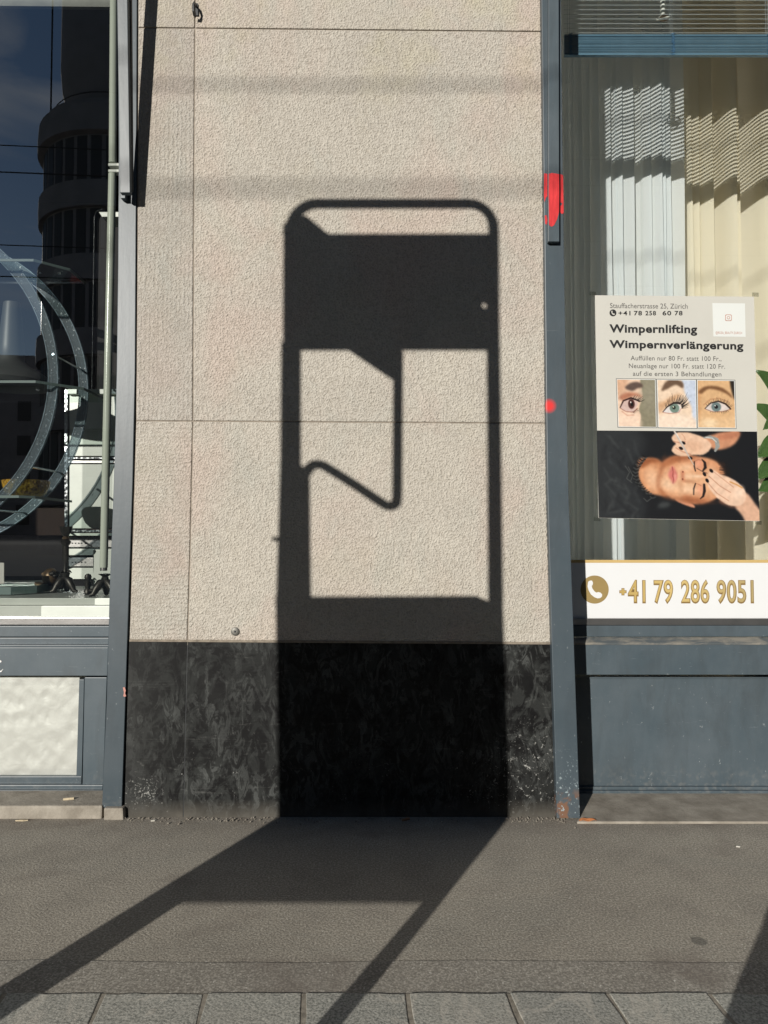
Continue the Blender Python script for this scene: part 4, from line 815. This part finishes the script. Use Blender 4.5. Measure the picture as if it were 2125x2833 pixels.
zt1 = S(0, 720, 3.36).z; zt2 = S(0, 1056, 3.36).z; zt3 = S(0, 1374, 3.40).z
shelf(zt1, 3.36, 3.66, -1.56, .12); shelf(zt2, 3.36, 3.86, -1.50, .16); shelf(zt3, 3.40, 3.86, -1.70, .05)
for z in (zt1, zt2):
    for xx in (-1.72, -1.62): obj('clamp', MB().lathe([(.008, -.016), (.010, -.008), (.010, -.0065)], (xx, 3.5, z), 12), 'chrome', et)
for k, ax in enumerate((-.9, -.55, .15)):
    a_ = ax; obj('cross_bar', MB().tube([(HX + HR * math.cos(a_), 3.455, HZ + HR * math.sin(a_)), (HX + HR * math.cos(a_), 3.795, HZ + HR * math.sin(a_))], .006, 8), 'chrome', et, smooth=True)
obj('foot_tray', MB().box(-3.0, -1.72, 3.40, 3.86, ZP + .004, ZP + .045), 'shelf_glass', et, bevel=.01)
obj('foot_rim', MB().tube([(-3.0, 3.40, ZP + .022), (-1.78, 3.40, ZP + .022), (-1.70, 3.48, ZP + .024), (-1.70, 3.84, ZP + .022)], 0, sq=(.004, .018)), 'glass_edge', et)
# trumpet-shaped grey lamp on the middle plate
c_ = S(30, 1052, 3.56)
obj('table_lamp', MB().lathe([(.001, .012), (.12, .008), (.185, .018), (.198, .040), (.190, .060), (.14, .095), (.085, .125), (.064, .15), (.060, .22), (.052, .32), (.042, .43), (.040, .445), (.036, .448), (.03, .44)], (c_.x, c_.y, zt2 - .001), 40), 'grey_lamp', smooth=True, label='matte grey trumpet-shaped lamp base standing on the middle glass plate', cat='lamp')
# amber bowl on the lower plate
c_ = S(72, 1366, 3.58)
obj('amber_bowl', MB().lathe([(.05, 0.0), (.075, .004), (.094, .022), (.106, .055), (.110, .082), (.104, .086), (.098, .06), (.085, .03), (.05, .016), (.01, .014)], (c_.x, c_.y, zt3 + .006), 36, lambda i, a: .03 * math.sin(a * 7) * (i > 2)), 'amber', smooth=True, label='crinkled amber glass bowl on the lowest glass plate', cat='bowl')
# price card at the very edge
obj('price_card', MB().px([(-20, 1556), (11, 1557), (11, 1615), (-20, 1615)], 3.36, 3.365), 'paper', label='small blank grey price card at the left edge of the display', cat='card')
# white drawer cabinet
CY0 = 4.02
cab = thing('drawer_cabinet', S(240, 1600, CY0), 'white lacquered drawer cabinet with chrome edges at the right of the left window', 'cabinet')
def cpanel(nm, x0, x1, y0, y1, Yf, m, bev=.003, Yb=4.28): return obj(nm, MB().px([(x0, y0), (x1, y0), (x1, y1), (x0, y1)], Yf, Yb), m, cab, bevel=bev)
cpanel('top_board', 186, 400, 1076, 1090, CY0 - .03, 'white_board'); cpanel('door', 192, 400, 1093, 1262, CY0, 'white_board'); cpanel('door', 192, 400, 1284, 1462, CY0, 'white_board')
cpanel('shelf_edge', 188, 400, 1265, 1269, CY0 - .02, 'chrome', 0); cpanel('shelf_edge', 188, 400, 1274, 1281, CY0 - .012, 'alu', .001); cpanel('shelf_edge', 188, 400, 1466, 1472, CY0 - .02, 'chrome', 0); cpanel('shelf_edge', 188, 400, 1475, 1482, CY0 - .01, 'white_board', .001)
for ya in (1490, 1543):
    s_ = cpanel('drawer_slide', 190, 400, ya, ya + 24, CY0 - .005, 'alu', .002)
    for xx in (200, 209, 218, 226, 236): obj('slide_hole', MB().px(disc_px(xx, ya + 13, 2.2, 10), CY0 - .0062, CY0 - .0052), 'wire', s_)
    cpanel('drawer_gap', 189, 400, ya - 6, ya - 2, CY0 + .01, 'black_leather', 0)
cpanel('drawer_front', 190, 400, 1518, 1536, CY0 + .004, 'white_board', .002); cpanel('drawer_front', 190, 400, 1571, 1602, CY0 + .004, 'white_board', .002)
cpanel('corner_bar', 178, 187, 1078, 1612, CY0 - .006, 'chrome', .002, 4.05); cpanel('side_panel', 180, 190, 1078, 1602, CY0 + .035, 'white_board', 0)
bt = S(0, 1602, CY0).z
obj('base', MB().box(S(182, 1600, CY0).x, -1.17, CY0 + .03, 4.28, ZP + .0, bt), 'black_leather', cab)
obj('white_frame', MB().px([(257, 1520), (312, 1520), (312, 1618), (257, 1618)], 3.72, 3.76), 'white_board', bevel=.006, label='small white frame leaning behind the dark ornaments in the left window', cat='frame')

# candlesticks
def candlestick(cx, cy, Y, tall, label):
    z = ZP; p = S(cx, cy, Y); X = p.x; t = thing('candlestick', (X, Y, z), label, 'candlestick', 'bronze candlesticks in the left window'); k = .333
    for a_ in (R(-20), R(100), R(215)):
        d = Vector((math.cos(a_), math.sin(a_) * .8, 0)); path = [Vector((X, Y, z + .075)) + d * .004, Vector((X, Y, z + .062)) + d * .022, Vector((X, Y, z + .035)) + d * .042, Vector((X, Y, z + .010)) + d * .056, Vector((X, Y, z + .006)) + d * .074]
        obj('claw_foot', MB().tube(path, [.012, .020, .017, .012, .006], 10), 'bronze', t, smooth=True)
    if tall:
        obj('stem', MB().lathe([(.012, .06), (.020, .085), (.024, .098), (.012, .104), (.010, .12), (.013, .15), (.015, .20), (.014, .235), (.022, .245), (.026, .255), (.020, .262), (.011, .268)], (X, Y, z), 18, lambda i, a: .06 * math.sin(6 * a) if 3 < i < 8 else 0), 'bronze', t, smooth=True)
        obj('collar', MB().lathe([(.016, .268), (.018, .275), (.012, .282)], (X, Y, z), 18), 'brass', t, smooth=True)
        obj('drip_pan', MB().lathe([(.012, .282), (.018, .292), (.024, .305), (.026, .320), (.031, .332), (.026, .332), (.018, .318), (.010, .312)], (X, Y, z), 20, lambda i, a: .10 * math.sin(7 * a) if 1 < i < 6 else 0), 'bronze', t, smooth=True)
        for a_ in (0, 2.1, 4.2): obj('leaf_scroll', MB().tube([(X, Y, z + .10), (X + .022 * math.cos(a_), Y + .022 * math.sin(a_), z + .108), (X + .032 * math.cos(a_), Y + .03 * math.sin(a_), z + .100)], [.006, .006, .002], 8), 'bronze', t, smooth=True)
    else:
        obj('stem', MB().lathe([(.012, .06), (.016, .085), (.012, .092), (.020, .098), (.030, .105), (.012, .107)], (X, Y, z), 18, lambda i, a: .08 * math.sin(6 * a)), 'bronze', t, smooth=True)
    return t
candlestick(180, 1635, 3.58, True, 'tall dark bronze candlestick on clawed feet in the left window')
candlestick(290, 1650, 3.36, False, 'low bronze candlestick base next to the window post')
c_ = S(243, 1634, 3.45)
orn = thing('bronze_ornament', (c_.x, c_.y, ZP), 'small dark hinged bronze ornament between the two candlesticks', 'ornament')
obj('body', MB().lathe([(.012, 0), (.018, .008), (.017, .022), (.011, .032), (.015, .042), (.017, .055), (.010, .066), (.014, .075), (.017, .086), (.012, .098), (.002, .102)], (c_.x, c_.y, ZP), 16), 'bronze', orn, smooth=True)
obj('arm', MB().tube([(c_.x, c_.y, ZP + .018), (c_.x + .03, c_.y - .01, ZP + .022), (c_.x + .052, c_.y - .015, ZP + .014)], [.010, .008, .010], 10), 'bronze', orn, smooth=True)
# cherub head lying on its wings
c_ = S(140, 1610, 3.62); hd = thing('cherub_head', (c_.x, c_.y, ZP + .02), 'small brass cherub head lying on its back beside the tall candlestick', 'ornament')
def blob(c, r, n=20, m=14, f=None):
    mb = MB(); 
    for j in range(m + 1):
        th = math.pi * j / m
        for i in range(n):
            ph = 2 * math.pi * i / n; d = Vector((math.sin(th) * math.cos(ph), math.sin(th) * math.sin(ph), math.cos(th))); k = 1 + (f(d) if f else 0); mb.v.append((c[0] + d.x * r[0] * k, c[1] + d.y * r[1] * k, c[2] + d.z * r[2] * k))
    mb.f = [(j * n + i, j * n + (i + 1) % n, (j + 1) * n + (i + 1) % n, (j + 1) * n + i) for j in range(m) for i in range(n)]; return mb
fx = lambda d: .28 * max(0, 1 - (d - Vector((-.75, -.55, .35)).normalized()).length * 4) - .16 * max(0, 1 - (d - Vector((-.5, -.75, .55)).normalized()).length * 4) - .14 * max(0, 1 - (d - Vector((-.9, -.5, -.05)).normalized()).length * 5) + .10 * max(0, 1 - (d - Vector((-.9, -.4, -.35)).normalized()).length * 4)
obj('head', blob((c_.x, c_.y, ZP + .075), (.040, .038, .046), 28, 20, fx), 'brass', hd, smooth=True)
for k in range(9):
    a_ = k * .7; obj('hair_curl', blob((c_.x + .024 + .012 * math.cos(a_), c_.y - .012 + .02 * math.sin(a_), ZP + .085 + .012 * math.sin(a_ * 1.7)), (.013, .013, .012), 10, 8), 'bronze', hd, smooth=True)
obj('wing', MB().tube([(c_.x - .01, c_.y, ZP + .032), (c_.x - .05, c_.y - .01, ZP + .03), (c_.x - .075, c_.y - .012, ZP + .045)], [.018, .02, .006], 10), 'brass', hd, smooth=True)
obj('wing', MB().tube([(c_.x + .01, c_.y, ZP + .03), (c_.x + .05, c_.y + .01, ZP + .03), (c_.x + .08, c_.y + .01, ZP + .05)], [.018, .02, .006], 10), 'bronze', hd, smooth=True)
# dim things in the room behind
sofa = thing('leather_sofa', (-2.6, 5.2, .3), 'black leather sofa in the dark room behind the left window', 'sofa')
obj('seat', MB().box(-3.6, -1.95, 4.9, 5.7, .62, .86), 'black_leather', sofa, bevel=.07, seg=4, smooth=True); obj('backrest', MB().box(-3.6, -1.95, 5.6, 5.85, .6, 1.18), 'black_leather', sofa, bevel=.08, seg=4, smooth=True)
obj('base', MB().box(-3.5, -2.05, 4.98, 5.7, .301, .62), 'black_leather', sofa, bevel=.02)
sb = thing('sideboard', (-2.5, 6.4, .3), 'brown wooden sideboard at the back of the dark room', 'sideboard')
obj('case', MB().box(-3.6, -1.7, 6.2, 6.7, .75, 1.42), 'brown_wood', sb, bevel=.01)
for xx in (-3.5, -1.85): obj('leg', MB().lathe([(.018, 0), (.03, .45)], (xx, 6.3, .301), 10), 'brown_wood', sb)
ch = thing('red_chair', (-1.95, 4.9, .3), 'dim red shell chair in the dark room behind the left window', 'chair')
obj('shell', MB().prism([(-2.15, 1.72), (-2.20, 2.06), (-2.12, 2.14), (-1.75, 2.14), (-1.68, 2.05), (-1.74, 1.72)], 4.9, 4.93), 'red_cloth', ch, bevel=.01)
obj('stand', MB().tube([(-1.94, 4.915, 1.73), (-1.94, 4.915, .302)], .02, 10), 'chrome', ch)

# ================================================================== SMALL THINGS ON THE PIER
hk = S(539, 34, 2.99); hook = thing('wall_hook', (hk.x, WALL, hk.z), 'small black iron hook fixed at the top joint of the stone pier', 'hook')
obj('plate', MB().px([(533, 8), (547, 8), (549, 42), (534, 42)], WALL - .007, WALL + .004), 'dark_metal', hook, bevel=.001)
obj('blade', MB().add([], []).tube([(hk.x + .004, WALL - .004, hk.z + .028), (hk.x + .005, WALL - .030, hk.z + .026), (hk.x + .006, WALL - .046, hk.z + .006), (hk.x + .004, WALL - .040, hk.z - .018), (hk.x + .003, WALL - .022, hk.z - .022)], 0, sq=(.004, .007)), 'dark_metal', hook, bevel=.001)
bl = S(651, 1747, WALL); bolt = thing('wall_bolt', (bl.x, WALL, bl.z), 'round grey bolt head in the stone just above the plinth', 'bolt')
def yl(prof, c, n=22):
    mb = MB(); o = MB().lathe([(r, h) for r, h in prof], (0, 0, 0), n); mb.v = [(c[0] + x, c[1] - z, c[2] + y) for x, y, z in o.v]; mb.f = o.f; return mb
obj('washer', yl([(.0175, -.003), (.0175, .003), (.015, .005), (.006, .005)], (bl.x, WALL, bl.z)), plain('dull_zinc', (.16, .155, .14), .5, .5), bolt, smooth=True)
obj('pin', yl([(.004, .0), (.004, .007), (.002, .008)], (bl.x, WALL, bl.z), 12), 'dark_metal', bolt)

# ================================================================== LITTER
def butt(x, y, ang, L, r, m, label, z=0.0, m2='butt2'):
    g = G(x, y, z); d = Vector((math.cos(ang), math.sin(ang), 0)) * L / 2; c = Vector((g.x, g.y, z + r)); t = thing('cigarette_butt', (g.x, g.y, z), label, 'litter', 'cigarette butts')
    obj('paper', MB().tube([c - d, c + d * .2], [r * .9, r], 10), m, t); obj('filter', MB().tube([c + d * .22, c + d], [r, r * .95], 10), m2, t)
zl = S(0, 2231, 2.985).z
butt(190, 2214, .25, .042, .0055, 'butt', 'flattened pale cigarette butt lying on the concrete ledge at the left', zl, 'butt')
butt(1123, 2270, .55, .034, .005, 'butt2', 'tan cigarette butt in the shade at the foot of the plinth')
lf = G(1626, 2279); lfm = MB(); n = 10
for i in range(n + 1):
    t = i / n; wv = .014 * math.sin(math.pi * min(.98, t + .04)) ** .7
    for q in (-1, 0, 1): lfm.v.append((lf.x - .035 + .07 * t, lf.y + q * wv, .012 + .006 * abs(q) * math.sin(math.pi * t) + .003 * math.sin(t * 9)))
lfm.f = [(i * 3 + k, i * 3 + k + 1, (i + 1) * 3 + k + 1, (i + 1) * 3 + k) for i in range(n) for k in range(2)]
o = obj('fallen_leaf', lfm, 'dry_leaf', label='curled orange dry leaf on the pavement by the rusty post foot', cat='leaf'); o.modifiers.new('thickness', 'SOLIDIFY').thickness = .0015
for (x, y, a, L, lab) in ((425, 2272, .5, .022, 'pale paper scrap on the asphalt under the left end of the plinth'), (2043, 2344, .1, .018, 'white paper scrap on the asphalt near the right edge'), (60, 2272, .1, .05, 'thin tan twig scrap at the foot of the left ledge')):
    g = G(x, y); mb = MB(); d = Vector((math.cos(a), math.sin(a), 0)); s_ = Vector((-d.y, d.x, 0)); pts = [g - d * L / 2, g - d * L * .1 + s_ * .006, g + d * L / 2, g + d * L * .15 - s_ * .005]
    mb.slab([(p.x, p.y) for p in pts], .001, .005); obj('paper_scrap', mb, 'crumb' if 'twig' not in lab else 'butt', label=lab, cat='litter', group='paper scraps')
# grit swept against the foot of the wall
gr = MB(); 
for i in range(230):
    x = random.choice([random.uniform(-1.08, -.43), random.uniform(.5, .85), random.uniform(-1.08, .8)]); y = 2.99 - abs(random.gauss(0, .03)); r_ = random.uniform(.0015, .0055)
    gr.add([(x + dx * r_, y + dy * r_, dz * r_ + r_ * .5) for dx, dy, dz in ((1, 0, 0), (-.4, .9, .1), (-.6, -.8, 0), (.1, .1, 1.1), (0, 0, -.6))], [(0, 1, 3), (1, 2, 3), (2, 0, 3), (1, 0, 4), (2, 1, 4), (0, 2, 4)])
obj('grit', gr, 'asphalt', label='loose dark grit along the foot of the plinth', cat='grit', kind='stuff')

# ================================================================== THE STREET STAND THAT CASTS THE LARGE SHADOW (left of the camera, out of view)
YC = 0.90
def C(x, y):                                     # wall-shadow pixel (1659-wide view) -> point on the stand's plane along the sun's rays
    p = S(x * d2s, y * d2s, WALL); t = WALL - YC; return (p.x - TAN_AZ * t, p.z + K * t)
st_x = C(850, 1700)[0]
stand = thing('tram_stop_stand', (st_x, YC, 0), 'tall grey tubular street stand with two panels, left of the camera, shading the pier', 'street stand')
def cbar(nm, pts, th=.03, bev=.003): return obj(nm, MB().prism([C(*p) for p in pts], YC - th / 2, YC + th / 2), 'grey_metal', stand, bevel=bev)
# rounded top loop
lo = [C(631, 760)]; loop = []
def arc(cx, cy, r, a0, a1, n=8): return [(cx + r * math.cos(R(lerp(a0, a1, i / n))), cy - r * math.sin(R(lerp(a0, a1, i / n)))) for i in range(n + 1)]
path = [(628, 520)] + arc(684, 496, 56, 180, 90) + arc(1014, 492, 52, 90, 0) + [(1068, 770)]
obj('top_loop', MB().tube([(C(*p)[0], YC, C(*p)[1]) for p in path], .0215, 12), 'grey_metal', stand, smooth=True)
cbar('corner_gusset', [(613, 487), (628, 470), (662, 466), (712, 507), (612, 508)], .02)
# upper panel with one bolt hole
hx, hy, hr = 1046, 660, 5
for q in (([(613, 505), (1073, 505), (1075, hy - hr), (612, hy - hr)]), ([(612, hy - hr), (hx - hr, hy - hr), (hx - hr, hy + hr), (612, hy + hr)]), ([(hx + hr, hy - hr), (1075, hy - hr), (1075, hy + hr), (hx + hr, hy + hr)]), ([(612, hy + hr), (1075, hy + hr), (1076, 756), (612, 756)])):
    cbar('upper_panel', q, .012, 0)
cbar('panel_bracket', [(750, 755), (868, 755), (866, 828), (846, 820)], .012)
zz = [(860, 758), (859, 900), (858, 1060)] + [(857 - 2 * i, 1078 + d) for i, d in enumerate((4, 9, 12))] + [(842, 1093), (834, 1092), (826, 1087), (760, 1043), (700, 1006), (690, 1003), (680, 1003), (670, 1008), (655, 1030), (640, 1050)]
obj('bent_rail', MB().tube([(C(*p)[0], YC, C(*p)[1]) for p in zz], .0195, 12), 'grey_metal', stand, smooth=True)
zg = lambda x, y: C(x, y)
cbar('post', [(610, 740), (647, 740), (647, 1010), (608, 1010)])
cbar('post', [(608, 1000), (666, 1010), (669, 1300), (599, 1300)], .03)
cbar('bolt', [(588, 1160), (606, 1160), (606, 1168), (588, 1168)], .01, 0)
cbar('post', [(1053, 740), (1078, 740), (1085, 1300), (1056, 1300)], .022)
zb2 = K * (G(1062, 2495).y - YC)
xL, xR = C(600, 1300)[0], C(1085, 1300)[0]; zT = C(800, 1290)[1]
xl0, xr0 = G(768, 2265).x - TAN_AZ * (G(768, 2265).y - YC), G(1399, 2277).x - TAN_AZ * (G(1399, 2277).y - YC)
obj('lower_panel', MB().prism([(C(597, 1290)[0], C(597, 1290)[1]), (C(1030, 1288)[0], C(1030, 1288)[1]), (C(1062, 1302)[0], C(1062, 1302)[1]), (C(1084, 1300)[0], C(1084, 1300)[1]), (xr0 - .008, .90), (xr0 - .008, zb2), (xl0 - .006, zb2), (xl0 - .006, .90)], YC - .01, YC + .01), 'grey_metal', stand)
def leg(xa, wd, nm='leg'): return obj(nm, MB().box(xa, xa + wd, YC - .014, YC + .014, 0, zb2 + .01), 'grey_metal', stand, bevel=.002)
leg(xl0 - .004, .125); leg(xr0 - .058, .05)
obj('base_plate', MB().box(xl0 - .05, xr0 + .05, YC - .1, YC + .1, .001, .006), 'grey_metal', stand)

# unseen made-up cone, shaped only to cast the shadow at the right edge
bo = MB().lathe([(.55, 0), (.53, .06), (.45, .20), (.37, .34), (.31, .43), (.272, .50), (.258, .545), (.235, .565), (.15, .575)], (.745, .70, 0), 40)
obj('shadow_cone', bo, 'concrete', smooth=True, label='squat cone-shaped stand-in beside the camera, added out of view to shade the right corner', cat='shadow caster')

# ================================================================== ACROSS THE STREET (seen as reflections)
tw = thing('round_tower', (-14.7, -45, 0), 'dark round-cornered office tower reflected in the left shop window', 'building')
TC = (-14.7, -45); TR_ = 5.5
obj('drum', MB().lathe([(TR_ - .3, 0), (TR_ - .3, 29.6)], (*TC, 0), 64), 'facade', tw, smooth=True)
for i, z in enumerate((3.2, 8.0, 12.8, 17.6, 22.4)):
    obj('floor_band', MB().lathe([(TR_ - .32, 0), (TR_, 0), (TR_ + .03, .8), (TR_, 1.7), (TR_ - .32, 1.7)], (*TC, z), 64), 'facade', tw, smooth=True)
    for k in range(16):
        a_ = R(20 + k * 10.5); c, s_ = math.cos(a_), math.sin(a_); mb = MB(); r0, r1, hw = TR_ - .5, TR_ - .28, .34
        z0_, z1_ = z + 1.75, z + 4.7
        mb.add([(TC[0] + rr * c - hh * s_, TC[1] + rr * s_ + hh * c, zz_) for zz_ in (z0_, z1_) for rr in (r0, r1) for hh in (-hw, hw)], [(0, 2, 3, 1), (4, 5, 7, 6), (0, 1, 5, 4), (2, 6, 7, 3), (0, 4, 6, 2), (1, 3, 7, 5)])
        obj('window', mb, 'win', tw)
obj('cornice', MB().lathe([(TR_ - .3, 0), (TR_ + .12, .1), (TR_ + .12, 1.0), (TR_ + .05, 1.9), (TR_ - .4, 2.2)], (*TC, 27.2), 64), 'facade', tw, smooth=True)
obj('roof_drum', MB().lathe([(3.4, 0), (3.7, 1.0), (4.2, 2.6), (4.35, 4.2), (4.35, 10.0), (4.1, 10.3)], (TC[0] + .1, TC[1], 29.4), 48), 'facade', tw, smooth=True)
obj('mast', MB().tube([(TC[0] - 4.6, TC[1] + 1.5, 29.2), (TC[0] - 4.6, TC[1] + 1.5, 40)], .06, 8), 'wire', tw)
obj('railing', MB().tube([(TC[0] + 4.7 * math.cos(R(q)), TC[1] + 4.7 * math.sin(R(q)), 30.3) for q in range(0, 360, 10)], .035, 6, True), 'wire', tw)
obj('stay', MB().tube([(TC[0] - 4.6, TC[1] + 1.5, 29.3), (TC[0] - 2.6, TC[1] + 1.5, 32.0)], .05, 6), 'wire', tw)
def house(x0, x1, y0, y1, h, nx_, ny_, label, m='facade2', roof=True):
    t = thing('street_house', ((x0 + x1) / 2, (y0 + y1) / 2, 0), label, 'building', 'houses across the street')
    obj('wall', MB().box(x0, x1, y0, y1, 0, h), m, t)
    for j in range(ny_):
        for i in range(nx_):
            cxx = lerp(x0, x1, (i + .5) / nx_); zc = lerp(1.2, h - 1, (j + .4) / ny_); obj('window', MB().box(cxx - .55, cxx + .55, y1 + .001, y1 + .03, zc - .2, zc + 1.5), 'win', t)
    if roof: obj('roof', MB().prism([(x0 - .3, h + .005), (x1 + .3, h + .005), (x1 - .5, h + 2.6), (x0 + .5, h + 2.6)], y0 - .3, y1 + .3), 'facade', t)
house(-4.4, 52, -27, -17, 20, 22, 6, 'long grey flat-roofed house facing the pier across the street', 'facade', False)
house(-48, -20, -27, -17, 15, 11, 4, 'long pale house across the street to the left of the tower')
house(-48, -24.5, -64, -56, 14, 9, 4, 'low far house between the tower and the left house', 'facade')
for i, (y, z, r_) in enumerate(((-2.1, 5.85, .006), (-2.75, 5.85, .008), (-5.0, 5.8, .008), (-7.4, 6.15, .012))):
    n = 24; obj('tram_wire', MB().tube([(lerp(-60, 60, k / n), y, z - .12 * math.sin(math.pi * ((k * 3) % n) / n) * 0) for k in range(n + 1)], r_, 6), 'wire', label=('nearest thin overhead tram wire along the street', 'second overhead tram wire along the street', 'third overhead tram wire, lower in the reflection', 'farthest and thickest overhead tram wire')[i], cat='wire', group='overhead tram wires')
